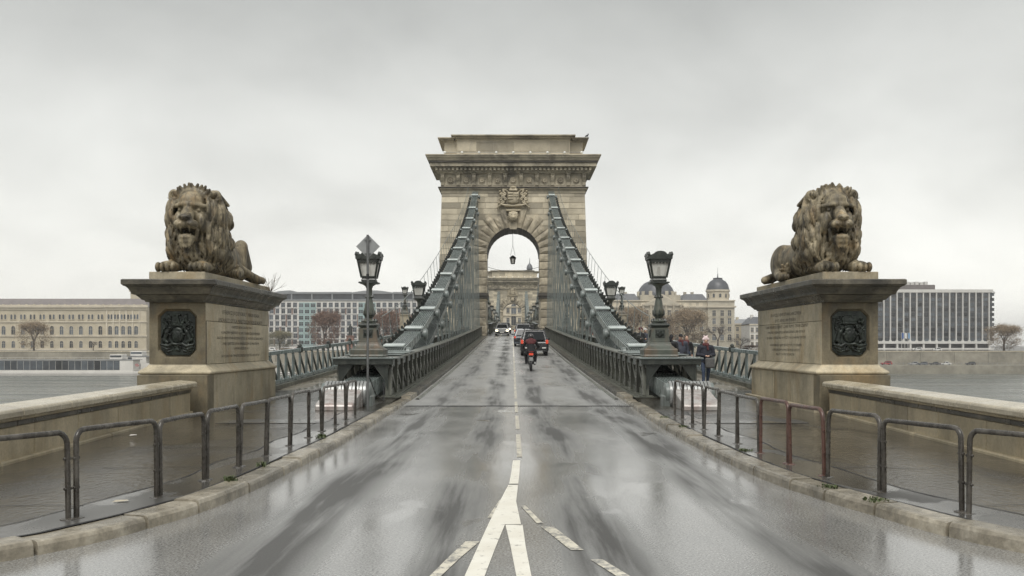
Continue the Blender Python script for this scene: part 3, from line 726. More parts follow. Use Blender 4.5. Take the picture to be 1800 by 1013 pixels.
    band('dentil_bed', 9.12, .66, 22.06, 22.58, MT['cornice'])
    band('corona', 9.75, 1.26, 22.60, 23.05, MT['cornice'])
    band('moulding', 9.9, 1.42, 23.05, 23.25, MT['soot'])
    # crowning cyma
    for zz in range(4):
        u = zz/3; band('crown_moulding', 9.95+.28*u, 1.48+.30*u, 23.25+.17*zz, 23.42+.17*zz, MT['cornice'], .02)
    dm = MB().box((0, 0, 0), (.26, .42, .34)).mesh('dentil', MT['cornice'], bevel=.015)
    nd = 38
    for i in range(nd): link('dentil', dm, None, tw, (-9.0+18.0*i/(nd-1), -.80, 22.36))
    # brackets and rosettes
    br = MB(); br.prism([(0, 0), (-.12, .1), (-.16, .45), (-.3, .7), (-.42, 1.0), (-.42, 1.3), (0, 1.3)], 0, -.21, .21)
    br.box((0, -.24, 1.36), (.5, .5, .12)); brm = br.mesh('bracket', MT['cornice'], bevel=.02)
    ro = MB()
    for k in range(8): a = k*math.pi/4; ro.lathe([(.10, -.07), (.14, 0), (.06, .09)], 8, (.24*math.cos(a), -.05, .24*math.sin(a)), ax='y')
    ro.lathe([(.46, .02), (.5, -.04), (.4, -.07), (.36, .02)], 20, ax='y'); ro.lathe([(.12, .05), (.13, -.1), (.05, -.16)], 10, ax='y'); rom = ro.mesh('rosette', MT['rust'], smooth=True)
    sqp = MB().box((0, 0, 0), (1.15, .05, 1.12)).mesh('rosette_panel', MT['cornice'], bevel=.02)
    for i in range(10): link('bracket', brm, None, tw, (-8.34+i*16.68/9, -.14, 20.45))
    for i in range(9):
        x = -8.34+(i+.5)*16.68/9
        link('rosette_panel', sqp, None, tw, (x, -.155, 21.1)); link('rosette', rom, None, tw, (x, -.2, 21.12), (0, 0, 0), (.8, 1.3, .8))
    # attic
    def attic(name, x0, x1, y0, y1, z0, z1, mat=MT['tower'], bev=.03): MB().b2((x0, y0, z0), (x1, y1, z1)).obj(name, mat, tw, bevel=bev)
    attic('attic_wall', -8.2, 8.2, .5, DEP-.5, 23.85, 26.0)
    attic('attic_panel', -6.72, 6.72, .12, DEP-.12, 23.86, 26.05)
    attic('attic_base', -8.4, 8.4, .0, DEP, 23.84, 24.2)
    xs = [-6.6, -4.35, -2.35, .1, 2.0, 4.3, 6.6]
    for a, b in zip(xs[:-1], xs[1:]): link('stone_block', ub, None, tw, ((a+b)/2, .1, 25.2), (0, 0, 0), (b-a-.03, .05, 1.1))
    for q in (-1, 1):
        link('stone_block', ub, None, tw, (q*7.45, .48, 25.1), (0, 0, 0), (1.4, .05, 1.3))
        for k in range(3): attic('attic_cap', q*(7.0), q*(8.35+.28*k), .3-.28*k, DEP-.3+.28*k, 25.75+.16*k, 25.9+.16*k, MT['cornice'])
    for k in range(3): attic('attic_cap', -(6.85+.24*k), 6.85+.24*k, -.05-.25*k, DEP+.05+.25*k, 25.98+.17*k, 26.14+.17*k, MT['cornice'])
    fl = MB().lathe([(.05, 0), (.05, .18), (.15, .22), (.17, .34), (.1, .44)], 10).mesh('floodlight', MT['plaster'], smooth=True)
    for i in range(9): link('floodlight', fl, None, tw, (-8.0+i*2.0, -1.0, 23.94))
    MB().tube([(-8.2, -1.0, 24.28), (8.2, -1.0, 24.28)], .03, 6).obj('cable_rail', MT['post'], tw)
    return tw
tower = make_tower()
tower2 = copy_tree(tower); tower2.location.y = 314.0
tower2['label'] = 'far stone bridge tower seen small through the near arch'
# ---------------------------------------------------------------- chains, hangers, girders, railings
YC0, YC1 = 34.8, 111.0
def cz(y): t = y-YC0; return (6.19957e-07)*t**4+(-9.04544e-05)*t**3+(0.00529167)*t**2+(0.0828471)*t**1+(1.68209)*t**0
GT = 1.28                                    # girder height over the road
SIDE = {-1: 'left', 1: 'right'}
def chain(s):
    xc = X0+s*4.46
    ch = thing('suspension_chain', 'green suspension chain of flat plate links rising to the near tower, %s of the road' % SIDE[s], 'chain', (xc, 0, 0), group='suspension chains')
    NL = 11; ys = [YC0+(109.8-YC0)*i/NL for i in range(NL+1)]
    def link_mesh(a, b, n, wd, dp, mat):
        mb = MB()
        for k in range(n):
            x = (k/(n-1)-.5)*wd; mb.bar((x, a[1], a[0]) if 0 else (x, a[0], a[1]), (x, b[0], b[1]), wd/n*.40, dp)
        return mb
    outer = s                                # outer side away from the road
    for lv in (0, 1):
        dz = 0 if lv == 0 else -1.15; off = 0 if lv == 0 else 3.4
        yy = [y+off for y in ys if y+off < 111.5]
        yy = ([YC0-3.4+off] if lv else [])+yy+[112.4]
        pts = [(y, cz(y)+dz-.28) for y in yy]
        if lv: pts = [(y, max(z, zr(y)+.35)) for y, z in pts]
        for i in range(len(pts)-1):
            nb = 9 if i % 2 == 0 else 8
            link_mesh(pts[i], pts[i+1], nb, .62, .32 if lv == 0 else .30, None).obj('chain_link', MT['steel'] if lv else MT['steelpale'], ch)
        for i, (y, z) in enumerate(pts[:-1]):
            sl = math.atan2(pts[i+1][1]-z, pts[i+1][0]-y)
            pin = MB(); pin.lathe([(.17, -.62), (.24, -.56), (.24, -.44), (.12, -.42), (.12, .42), (.24, .44), (.24, .56), (.17, .62)], 14, (0, y, z), ax='x'); pin.obj('link_pin', MT['steel'], ch, smooth=True)
            if lv == 0:
                cp = MB(); cp.box((0, 0, 0), (.76, .55, .07)); cp.tube([(-.38, -.27, .0), (.38, -.27, .0)], .06, 8)
                cp.obj('joint_cap', MT['steelcap'], ch, (0, y, z+.30), (sl, 0, 0), bevel=.02)
            # hangers
            hy = y; zt = z-.1; zbm = zr(hy)+GT-.05
            if zt-zbm > .25 and y < 109:
                for q in (-1, 1): MB().tube([(q*.44, hy, zt), (q*.62, hy, zbm)], .024, 6).obj('hanger_rod', MT['steel'], ch)
                MB().tube([(0, hy, zt), (0, hy, zbm-.2)], .045, 6).obj('hanger_rod', MT['steel'], ch)
            if zt-zbm > 1.2 and y < 107:
                hy = y+1.7; z3 = cz(hy)+dz-.3
                for q in (-1, 1): MB().tube([(q*.44, hy, z3), (q*.62, hy, zr(hy)+GT-.05)], .024, 6).obj('hanger_rod', MT['steel'], ch)
    # stepped treads and hand rail on the outer edge
    y = YC0+.6; tread = MB().box((0, 0, 0), (.34, .16, .05)); tread.box((0, .05, -.12), (.30, .05, .2)); tread.lathe([(.05, 0), (.07, .05), (.04, .1)], 8, (outer*.1, 0, .02)); tm = tread.mesh('tread', MT['iron'])
    while y < 109:
        link('tread', tm, None, ch, (outer*.48, y, cz(y)-.05), (0, 0, 0), (.8, .8, .8)); y += 1.1
    rp = [(outer*.74, YC0+2+i*2.2, cz(YC0+2+i*2.2)+.95) for i in range(34)]
    MB().tube(rp, .018, 5).obj('hand_rail', MT['steel'], ch)
    for p in rp: MB().tube([(p[0], p[1], p[2]), (outer*.66, p[1], p[2]-1.0)], .014, 5).obj('rail_post', MT['steel'], ch)
    # anchorage: chain dives under the lamp plinth to the ribbed saddle
    A = [(24.75, .36), (29.6, .62), (YC0, cz(YC0)-.28)]
    for i in range(2):
        link_mesh(A[i], A[i+1], 11, .80, .48, None).obj('chain_link', MT['steelpale'] if i == 0 else MT['steel'], ch)
    MB().box((0, 29.6, .72), (1.06, .55, .34)).obj('saddle_strap', MT['black'], ch, bevel=.05)
    rib = MB()
    for k in range(12):
        x = -.5+k/11*1.0
        rib.lathe([(.30, x-.040), (.345, x-.034), (.345, x+.034), (.30, x+.040)], 20, (0, 24.75, .42), ax='x')
    rib.obj('ribbed_saddle', MT['zinc'], ch, smooth=True)
    MB().lathe([(.2, -.66), (.30, -.62), (.30, -.52), (.2, -.5)], 16, (0, 24.75, .42), ax='x').obj('saddle_end', MT['steel'], ch, smooth=True)
    MB().lathe([(.2, .5), (.30, .52), (.30, .62), (.2, .66)], 16, (0, 24.75, .42), ax='x').obj('saddle_end', MT['steel'], ch, smooth=True)
    for q in (-1, 1): MB().box((q*.60, 24.75, .22), (.2, .5, .36)).obj('saddle_foot', MT['steel'], ch, bevel=.03)
    mb = MB().prism([(22.95, .10), (22.95, .24), (23.05, .30), (24.35, .56), (24.55, .56), (24.55, .10)], 0, -.46, .46)
    mb.obj('anchor_cover', MT['pinkzinc'], ch, bevel=.025)
    return ch
chain(-1); chain(1)
# main-span chains, seen through the arch
for s in (-1, 1):
    ch = thing('suspension_chain', 'main span suspension chain seen through the near arch, %s of the road' % SIDE[s], 'chain', (X0+s*4.55, 0, 0), group='suspension chains')
    zc = lambda y: 5.75+13.6*((y-216)/98)**2
    ys = [119+i*6.5 for i in range(30)]+[314]
    for lv in (0, 1):
        for i in range(len(ys)-1):
            a, b = ys[i], ys[i+1]; z1, z2 = zc(a)-lv*1.1, zc(b)-lv*1.1
            mb = MB()
            for k in range(5): mb.bar(((k/4-.5)*.7, a, z1), ((k/4-.5)*.7, b, z2), .09, .5)
            mb.obj('chain_link', MT['steelpale'], ch)
            if lv == 0 and i % 1 == 0: MB().box((0, a, z1+.3), (.95, .6, .2)).obj('joint_cap', MT['steelpale'], ch)
            zb_ = zr(a)+GT
            if z1-zb_ > .5:
                MB().tube([(-.5*s, a+lv*3, zc(a+lv*3)), (-.5*s, a+lv*3, zr(a+lv*3)+GT)], .035, 5).obj('hanger_rod', MT['steel'], ch)
    # backstay beyond the far tower
    mb = MB()
    for k in range(6):
        a, b = 321+k*13, 334+k*13; mb.bar((0, a, 19.3-.23*(a-321)), (0, b, 19.3-.23*(b-321)), .8, .6)
    mb.obj('chain_link', MT['steelpale'], ch)
def girder(s, inner):
    xg = X0+s*(3.78 if inner else 5.2)
    g = thing('stiffening_girder', '%s lattice girder with riveted struts, %s of the road' % ('roadside' if inner else 'footpath side', SIDE[s]), 'girder', (xg, 0, 0), group='lattice stiffening girders')
    y0, y1 = 27.7, 111.3; PW = 1.45; n = int((y1-y0)/PW); rs = s if inner else -s   # rs: direction away from road for detail
    def run(name, dz0, dz1, w_, mat=MT['girder']):
        v2, f2 = [], []
        yy = [y0+(y1-y0)*i/44 for i in range(45)]
        for y in yy: z = zr(y); v2 += [(-w_/2, y, z+dz0), (w_/2, y, z+dz0), (w_/2, y, z+dz1), (-w_/2, y, z+dz1)]
        for i in range(44):
            for k in range(4): k2 = (k+1) % 4; f2.append((i*4+k, i*4+k2, i*4+4+k2, i*4+4+k))
        f2 += [(0, 1, 2, 3), (179, 178, 177, 176)]
        mb = MB(); mb.add(v2, f2); return mb.obj(name, mat, g)
    run('top_flange', GT-.045, GT, .40); run('top_web', GT-.30, GT-.047, .05); run('bottom_flange', .135, .17, .40); run('bottom_web', .17, .34, .05)
    vt = MB().box((0, 0, .5), (.16, .10, 1)); vt.box((-s*.09, 0, .5), (.03, .20, 1)); 
    vm = vt.mesh('strut', MT['girder'])
    rv = MB()
    for k in range(9): rv.box((-s*.108, -.06, .1+.1*k), (.018, .028, .02)); rv.box((-s*.108, .06, .1+.1*k), (.018, .028, .02))
    rvm = rv.mesh('rivet_row', MT['girder'])
    dm = MB().box((0, 0, 0), (.04, .13, 1)).mesh('diagonal', MT['girder'])
    pan = MB().box((0, 0, 0), (.03, .62, .2)).mesh('gusset', MT['steel'], bevel=.01)
    for i in range(n+1):
        y = y0+.1+i*(y1-y0-.2)/n; z = zr(y)+.17; h = GT-.17-.05
        p = link('strut', vm, None, g, (0, y, z), (R(-9) if i == 0 else 0, 0, 0), (1, 1, h))
        if i < 14: link('rivet_row', rvm, None, p, (0, 0, 0))
        if i < n:
            yb = y0+.1+(i+1)*(y1-y0-.2)/n; dzz = zr(yb)-zr(y)
            for q, (a, b) in enumerate((((y, z+.1), (yb, z+dzz+h-.1)), ((y, z+h-.1), (yb, z+dzz+.1)))):
                L_ = math.hypot(b[0]-a[0], b[1]-a[1]); an = math.atan2(b[0]-a[0], b[1]-a[1])
                link('diagonal', dm, None, g, ((.035 if q else -.035), (a[0]+b[0])/2, (a[1]+b[1])/2), (-an, 0, 0), (1, 1, L_))
            if i < 24 and inner: link('gusset', pan, None, g, (-s*.05, (y+yb)/2, zr((y+yb)/2)+GT-.18), (math.atan2(dzz, yb-y), 0, 0))
    return g
for s in (-1, 1): girder(s, True); girder(s, False)
# main span girders: solid webs with posts
for s in (-1, 1):
    g = thing('stiffening_girder', 'main span girder railing bulging up beyond the near arch, %s of the road' % SIDE[s], 'girder', (X0+s*3.02, 0, 0), group='lattice stiffening girders')
    v2, f2 = [], []; yy = [119.2+i*4 for i in range(49)]
    for y in yy: z = zr(y); v2 += [(-.04, y, z+.1), (.04, y, z+.1), (.04, y, z+GT+.1), (-.04, y, z+GT+.1)]
    for i in range(len(yy)-1):
        for k in range(4): k2 = (k+1) % 4; f2.append((i*4+k, i*4+k2, i*4+4+k2, i*4+4+k))
    mb = MB(); mb.add(v2, f2); mb.obj('web', MT['girder'], g)
    v2 = [];
    for y in yy: z = zr(y)+GT+.1; v2 += [(-.2, y, z), (.2, y, z), (.2, y, z+.06), (-.2, y, z+.06)]
    mb = MB(); mb.add(v2, f2); mb.obj('top_flange', MT['steel'], g)
    pm = MB().box((0, 0, .65), (.2, .12, 1.3)).mesh('strut', MT['girder'])
    for i in range(60): link('strut', pm, None, g, (-s*.1, 119.6+i*3.2, zr(119.6+i*3.2)+.1))
# plate decks carrying the first lamps
for s in (-1, 1):
    t = thing('lamp_platform', 'riveted steel end platform under the big lamp, %s of the road' % SIDE[s], 'platform', (X0+s*4.49, 28.6, 0), group='lamp platforms')
    MB().box((0, .1, GT+.035), (1.86, 2.3, .05)).obj('top_plate', MT['steel'], t, bevel=.01)
    MB().box((0, -.98, GT-.07), (1.74, .06, .16)).obj('front_beam', MT['iron'], t, bevel=.01)
    for q in (-1, 1):
        m = MB().prism([(q*.72, GT-.16), (q*.30, GT-.16), (q*.62, GT-.6), (q*.72, GT-.9)], 1, -.92, -.86); m.obj('bracket', MT['iron'], t)
    k = -.85
    rv = MB()
    for i in range(18): rv.lathe([(.018, 0), (.018, .012), (.008, .02)], 6, (-.85+i*.1, -.98+.0, GT+.06))
    rv.obj('rivet_row', MT['steel'], t)
    # slotted plates between the girders further on
    for i in range(3):
        y = 1.55+i*1.6
        MB().box((-.0, y, GT+.03+zr(28.6+y)), (1.7, 1.5, .04)).obj('cover_plate', MT['steelpale'] if i else MT['steel'], t, bevel=.01)
# footpath railings
for s in (-1, 1):
    xr = X0+s*8.05
    g = thing('footpath_railing', 'grey green lattice railing along the outer edge of the %s footpath' % SIDE[s], 'railing', (xr, 0, 0), group='footpath railings')
    y0, y1 = 29.6, 110.5; H = 1.16
    yy = [y0+(y1-y0)*i/40 for i in range(41)]
    for nm, d0, d1, w_ in (('hand_rail', H-.03, H+.09, .15), ('bottom_rail', .16, .25, .12), ('kerb_beam', .0, .13, .42)):
        v2, f2 = [], []
        for y in yy: z = zr(y)+.12; v2 += [(-w_/2, y, z+d0), (w_/2, y, z+d0), (w_/2, y, z+d1), (-w_/2, y, z+d1)]
        for i in range(40):
            for k in range(4): k2 = (k+1) % 4; f2.append((i*4+k, i*4+k2, i*4+4+k2, i*4+4+k))
        f2 += [(0, 1, 2, 3), (163, 162, 161, 160)]
        mb = MB(); mb.add(v2, f2); mb.obj(nm, MT['rail'] if nm != 'kerb_beam' else MT['girder'], g, bevel=.0)
    slat = MB().prism([(-.14, 0), (-.17, .35), (-.10, 1.0), (.10, 1.0), (.17, .35), (.14, 0)], 0, -.018, .018).mesh('slat', MT['rail'])
    dg = MB().box((0, 0, 0), (.05, .09, 1)).mesh('diagonal', MT['iron'])
    ft = MB().lathe([(.11, -.03), (.11, .03)], 12, ax='x').mesh('scroll', MT['rail'])
    boss = MB().box((0, 0, 0), (.2, .24, .2)); boss.lathe([(.07, .1), (.09, .15), (.03, .22)], 8); bm_ = boss.mesh('boss', MT['iron'], bevel=.015)
    n = 74
    for i in range(n):
        y = y0+.3+i*(y1-y0-.6)/n; yb = y+(y1-y0-.6)/n; z = zr(y)+.36; h = H-.27
        link('slat', slat, None, g, (0, y, z), (0, 0, 0), (1, 1, h))
        L_ = math.hypot(yb-y, h); link('diagonal', dg, None, g, (s*.03, (y+yb)/2, z+h/2+(zr(yb)-zr(y))/2), (math.atan2(yb-y, h), 0, 0), (1, 1, L_))
        if i < 40: link('scroll', ft, None, g, (-s*.02, y+.28, z-.02)); 
        if i % 5 == 0: link('boss', bm_, None, g, (0, y, zr(y)+.12+H+.04))
# ---------------------------------------------------------------- lamps
def make_lamp():
    L_ = thing('street_lamp', 'lamp', 'street lamp')
    MB().lathe([(.52, 0), (.52, .05), (.50, .06), (.50, .22), (.47, .26)], sq=True).obj('plinth', MT['ironbase'], L_, bevel=.012)
    MB().lathe([(.44, .262), (.40, .30), (.34, .36), (.31, .45)], sq=True).obj('base_moulding', MT['ironbase'], L_, bevel=.012)
    MB().lathe([(.295, .451), (.285, .49), (.245, .89)], sq=True).obj('pedestal', MT['ironbase'], L_, bevel=.012)
    for a in range(4):
        m = MB().box((0, -.272, .70), (.28, .02, .26)); m.obj('panel_frame', MT['iron'], L_, rot=(0, 0, a*math.pi/2), bevel=.008)
        e = Sdf((-.14, -.34, .56), (.14, -.24, .84), .015); e.box((0, -.28, .69), (.06, .02, .06), .01, .02).ell((0, -.28, .62), (.055, .02, .04), .02).ell((0, -.28, .77), (.06, .022, .03), .01)
        for q in (-1, 1): e.ell((q*.085, -.28, .69), (.03, .018, .07), .01)
        link('shield', e.mesh('shield', MT['bronze']), None, L_, rot=(0, 0, a*math.pi/2))
    MB().lathe([(.25, .892), (.285, .93), (.295, .97), (.27, 1.0), (.22, 1.03), (.18, 1.05)], sq=True).obj('pedestal_cap', MT['iron'], L_, bevel=.008)
    cm = MB().lathe([(.22, 1.05), (.24, 1.08), (.18, 1.12), (.10, 1.16), (.10, 1.19), (.14, 1.22), (.175, 1.29), (.18, 1.36), (.155, 1.46), (.125, 1.6), (.10, 1.74), (.088, 1.84), (.084, 1.95), (.09, 2.08), (.12, 2.15), (.20, 2.20), (.23, 2.215)], 20).obj('column', MT['ironbase'], L_, smooth=True)
    lf = MB()
    for k in range(8):
        a = k*math.pi/4; c, s_ = math.cos(a), math.sin(a)
        lf.add([((.10+.0)*c, .10*s_, 1.17), (.17*math.cos(a-.34), .17*math.sin(a-.34), 1.27), (.195*c, .195*s_, 1.30), (.17*math.cos(a+.34), .17*math.sin(a+.34), 1.27), (.188*c, .188*s_, 1.45)], [(0, 1, 2), (0, 2, 3), (1, 4, 2), (2, 4, 3)])
        lf.lathe([(.03, -.03), (.035, 0), (.01, .05)], 6, (.105*c, .105*s_, 1.82))
        lf.lathe([(.045, -.05), (.05, 0), (.015, .06)], 6, (.20*c, .20*s_, 1.10))
    lf.obj('leaf_ornament', MT['iron'], L_, normals=False)
    MB().lathe([(.24, 2.216), (.29, 2.235), (.29, 2.27), (.25, 2.28)], sq=True).obj('tray', MT['iron'], L_, bevel=.006)
    MB().lathe([(.20, 2.281), (.22, 2.32), (.195, 2.38), (.205, 2.41)], sq=True).obj('lantern_base', MT['iron'], L_, bevel=.006)
    MB().lathe([(.185, 2.412), (.285, 2.94)], sq=True).obj('lantern_glass', MT['lampglass'], L_)
    MB().lathe([(.05, 2.415), (.06, 2.6), (.045, 2.75)], 10).obj('burner', MT['plaster'], L_, smooth=True)
    for a in range(4):
        m = MB(); m.bar((-.205, -.205, 2.40), (-.312, -.312, 2.96), .045, .045)
        m.bar((-.20, -.207, 2.43), (.20, -.207, 2.43), .03, .04); m.bar((-.30, -.300, 2.90), (.30, -.300, 2.90), .03, .07)
        for k in range(5): m.box((-.2+.1*k, -.302, 2.85), (.05, .02, .05))
        m.obj('lantern_frame', MT['iron'], L_, rot=(0, 0, a*math.pi/2))
        P = [(-.35, 2.955), (.35, 2.955), (.355, 3.06), (.30, 3.08), (.20, 3.10)]+[(.2*math.cos(t), 3.09+.11*math.sin(t)) for t in [math.pi*j/8 for j in range(1, 8)]]+[(-.20, 3.10), (-.30, 3.08), (-.355, 3.06)]
        m = MB().prism(P, 1, -.365, -.325); m.lathe([(.05, -.01), (.06, .02), (.03, .05)], 8, (0, -.365, 3.10), ax='y')
        for k in (-1, 1): m.lathe([(.045, -.01), (.05, .03), (.02, .05)], 8, (k*.22, -.375, 3.03), ax='y')
        m.obj('crown_panel', MT['iron'], L_, rot=(0, 0, a*math.pi/2))
        m = MB().lathe([(.03, 0), (.05, .04), (.03, .1), (.012, .13)], 8, (-.345, -.345, 3.05)); m.obj('corner_finial', MT['iron'], L_, rot=(0, 0, a*math.pi/2), smooth=True)
    MB().lathe([(.32, 2.945), (.33, 3.0), (.24, 3.08), (.12, 3.13), (.05, 3.15)], sq=True).obj('lantern_roof', MT['iron'], L_)
    return L_
lamp = make_lamp()
lamps = []
def place_lamp(x, y, z, label, first=[True], sc=1.0):
    if first[0]: o = lamp; first[0] = False
    else: o = copy_tree(lamp)
    o.location = (x, y, z); o.scale = (sc,)*3; o['label'] = label; o['group'] = 'cast iron bridge lamps'; return o
place_lamp(X0-4.5, 28.9, GT+.065, 'big cast iron lamp behind the back of the diamond road sign')
place_lamp(X0+4.32, 28.9, GT+.065, 'big cast iron lamp standing in front of the domed building, right of the road')
ords = ['second', 'third', 'fourth', 'fifth']
for i, y in enumerate((50.0, 70.0, 90.0)):
    for s in (-1, 1): place_lamp(X0+s*5.06, y, zr(y)+GT-.02, '%s cast iron lamp from the camera on the %s girder' % (ords[i], SIDE[s]))
for s in (-1, 1):
    for q, y in enumerate((108.5, 122.5)):
        place_lamp(X0+s*(12.4 if q == 0 else 11.6), y, zr(112)+.3+(2.2 if q == 0 else 2.0), 'distant cast iron lamp %s the near tower, %s of it' % ('in front of' if q == 0 else 'behind', SIDE[s]))
        p = tag(MB().lathe([(.62, 0), (.62, .15), (.55, .2), (.52, 2.3), (.6, 2.35), (.6, 2.45)][:6], sq=True).obj('lamp_pier', MT['rust'], None, (X0+s*(12.4 if q == 0 else 11.6), y, zr(112)+.04-.18*q), bevel=.02), 'stone post carrying a distant lamp %s the near tower, %s of it' % ('in front of' if q == 0 else 'behind', SIDE[s]), 'post', 'stone lamp posts')
    for i, y in enumerate((142, 166, 190, 214, 238, 262, 286)):
        place_lamp(X0+s*3.7, y, zr(y)+GT, '%s lamp beyond the near arch on the main span, %s of the road' % (('first', 'second', 'third', 'fourth', 'fifth', 'sixth', 'seventh')[i], SIDE[s]), sc=1.0)
# ---------------------------------------------------------------- lions on pedestals
def sculpt_lion(mir, seed, knee):
    r_ = random.Random(seed); H = .0195
    s = Sdf((-1.15, -.26, -.03), (1.3, 5.5, 2.55), H)
    E, C = s.ell, s.cap
    hx = .09
    # trunk, chest and mane masses
    C((.05, 1.2, .62), (.02, 4.1, .56), .55, .52, .2)
    E((hx, 1.12, .64), (.54, .50, .70), .12); E((hx, 1.16, 1.34), (.54, .52, .72), .12); E((hx, 1.6, 1.08), (.58, .75, .78), .2)
    E((.0, 4.5, .5), (.56, .65, .52), .15)
    # fore legs and paws
    for x in (-.45, .40):
        C((x*1.05, 1.6, .42), (x, .55, .17), .24, .16, .06); E((x, .36, .14), (.265, .32, .15), .05)
        for k in range(4): E((x-.195+.13*k, .12-(.03 if k in (1, 2) else 0), .118), (.072, .15, .122), .012)
        for k in range(3): C((x-.13+.13*k, -.02, .06), (x-.13+.13*k, .16, .235), .014, .012, .01, neg=True)
    # hind legs
    if knee:
        C((.32, 4.55, .5), (.42, 4.2, 1.0), .34, .20, .1); C((.42, 4.15, 1.0), (.50, 4.0, .35), .19, .13, .05)
        C((.46, 3.45, .42), (.86, 4.25, .14), .12, .10, .05); C((.86, 4.2, .13), (.98, 4.6, .10), .11, .10, .05)
        for k in range(4): E((.42+.09*k, 3.05-.04*k, .16), (.07, .16, .13), .02)
        E((.52, 3.2, .2), (.25, .22, .2), .06)
        for k in range(7): a = k*.9; C((.52, 3.1, .25), (.52+.2*math.cos(a), 3.0+.05*k*.3, .25+.18*math.sin(a)), .06, .04, .02)
    else:
        E((.42, 4.2, .55), (.34, .75, .52), .12); C((.55, 4.3, .35), (.72, 3.5, .14), .18, .13, .06); E((.72, 3.3, .12), (.18, .26, .13), .05)
        for k in range(4): E((.60+.085*k, 3.1, .10), (.055, .13, .10), .012)
        for k in range(7): a = k*.9; C((.62, 3.3, .3), (.62+.17*math.cos(a), 3.2+.02*k, .3+.16*math.sin(a)), .06, .04, .02)
        C((.6, 4.8, .2), (.95, 4.4, .1), .12, .10, .05)
    E((-.42, 4.2, .5), (.34, .7, .48), .12); C((-.55, 4.2, .3), (-.72, 3.4, .13), .17, .12, .06)
    s.chain([(.1, 5.05, .35), (.55, 5.0, .12), (.85, 4.7, .08)], [.09, .07, .08], .04)
    # long wavy locks hanging like a curtain down both sides of the face
    def strand(q, u, y0, z0, z1, r0, amp, ph, wide=1.0, curl=.0):
        n = 14; pts = []; rr = []
        for i in range(n):
            t = i/(n-1); bul = (.82+.27*math.sin(math.pi*min(1, t*1.1+.05)))*wide
            x = hx+q*((.455+.235*u)*bul+amp*math.sin(ph+t*9.5)+curl*t**3); z = z0+(z1-z0)*t
            y = y0-.10*math.sin(math.pi*t)+.16*t*t+amp*.8*math.cos(ph+t*9)
            pts.append((x, y, max(.1, z))); rr.append(max(.02, r0*(.75+.5*math.sin(math.pi*min(1, t+.15)))*(1-.6*t**4)))
        s.chain(pts, rr, .005)
        gx, gy = q*.85*u, -(1-.6*u); gl = math.hypot(gx, gy)
        for o_ in (-.5, .5):
            s.chain([(a+gx/gl*r*.98+o_*r*.9*(-gy/gl), b_+gy/gl*r*.98+o_*r*.9*(gx/gl), c) for (a, b_, c), r in zip(pts[1:-1], rr[1:-1])], .0135, .006, neg=True)
    for q in (-1, 1):
        for j in range(7):
            u = j/6; strand(q, u*.9+.02, .50+.36*u, 1.74+.14*math.sin(u*2.6), .88-.45*u+r_.uniform(-.1, .1), .052, .030, r_.uniform(-.7, .7)+j*2.1+q, 1.0, .06)
        for j in range(7):
            u = (j+.4)/6.6; strand(q, u, .50+.38*u, 1.36-.06*u, .20+.1*(j % 2), .052, .036, r_.uniform(-.7, .7)+j*2.4+q*.5, 1.0, .03)
        for j in range(6):
            u = (j+.7)/6.6; strand(q, u*.95, .42+.44*u, 1.0-.04*j, .13, .050, .036, r_.uniform(-.7, .7)+j*1.7+q, .98, -.02)
        for j in range(8):
            strand(q, .92, .90+.15*j, 1.92-.04*j, .72+.05*j+r_.uniform(-.1, .1), .062, .032, r_.uniform(-.7, .7)+j*2.0, 1.0-.012*j, .05)
        for j in range(8):
            strand(q, .97, .95+.15*j, 1.45-.05*j, .24+.03*j, .062, .036, r_.uniform(-.7, .7)+j*2.3+1, 1.0-.015*j, .0)
        for j in range(8):
            strand(q, .95, .92+.15*j, .95-.03*j, .12, .06, .036, r_.uniform(-.7, .7)+j*1.9+2, .97-.015*j, -.04)
    # chest locks below the chin
    for lay in range(3):
        for i in range(8):
            x = hx-.36+.72*(i+.5*(lay % 2))/7.5; z0 = (1.02, .84, .62)[lay] if abs(x-hx) > .26 else (.70, .60, .46)[lay]; ph = i*2.2+lay; n = 10
            y0 = .44+.035*(lay % 2)+.35*(x-hx)**2
            s.chain([(x+.036*math.sin(ph+k*1.0)+(x-hx)*.02*k, y0+.014*k-.03*math.sin(k*.4), max(.1, z0+(.12-z0)*k/(n-1))) for k in range(n)], [.047*(1.05-.5*(k/(n-1))**2) for k in range(n)], .005)
            s.chain([(x+.036*math.sin(ph+k*1.0)+(x-hx)*.02*k, y0+.014*k-.03*math.sin(k*.4)-.046, max(.14, z0+(.12-z0)*k/(n-1))) for k in range(1, n-1)], .013, .006, neg=True)
    # head
    E((hx, .74, 1.46), (.42, .50, .50), .06); E((hx, .46, 1.70), (.33, .27, .26), .08)
    C((hx, .46, 1.56), (hx, .06, 1.26), .20, .16, .07)
    for q in (-1, 1):
        E((hx+q*.30, .46, 1.22), (.14, .22, .27), .07); E((hx+q*.14, .06, 1.125), (.17, .19, .12), .03)
        C((hx+q*.07, .20, 1.615), (hx+q*.40, .37, 1.60), .062, .05, .05)
        E((hx+q*.235, .19, 1.505), (.125, .15, .074), .012, neg=True, rot=(0, q*.25, 0)); E((hx+q*.235, .325, 1.50), (.06, .055, .05), .004)
        for k in range(4): C((hx+q*.06, -.135, 1.17-.035*k), (hx+q*.27, -.03, 1.16-.045*k), .010, .010, .008, neg=True)
        C((hx+q*.20, .10, 1.36), (hx+q*.34, .22, 1.18), .03, .03, .03, neg=True)
    C((hx, .16, 1.74), (hx, .12, 1.56), .02, .015, .02, neg=True)
    E((hx, -.085, 1.275), (.155, .085, .075), .015)
    for q in (-1, 1): E((hx+q*.08, -.17, 1.245), (.042, .05, .028), .008, neg=True)
    C((hx, -.19, 1.20), (hx, -.15, 1.05), .018, .016, .008, neg=True)
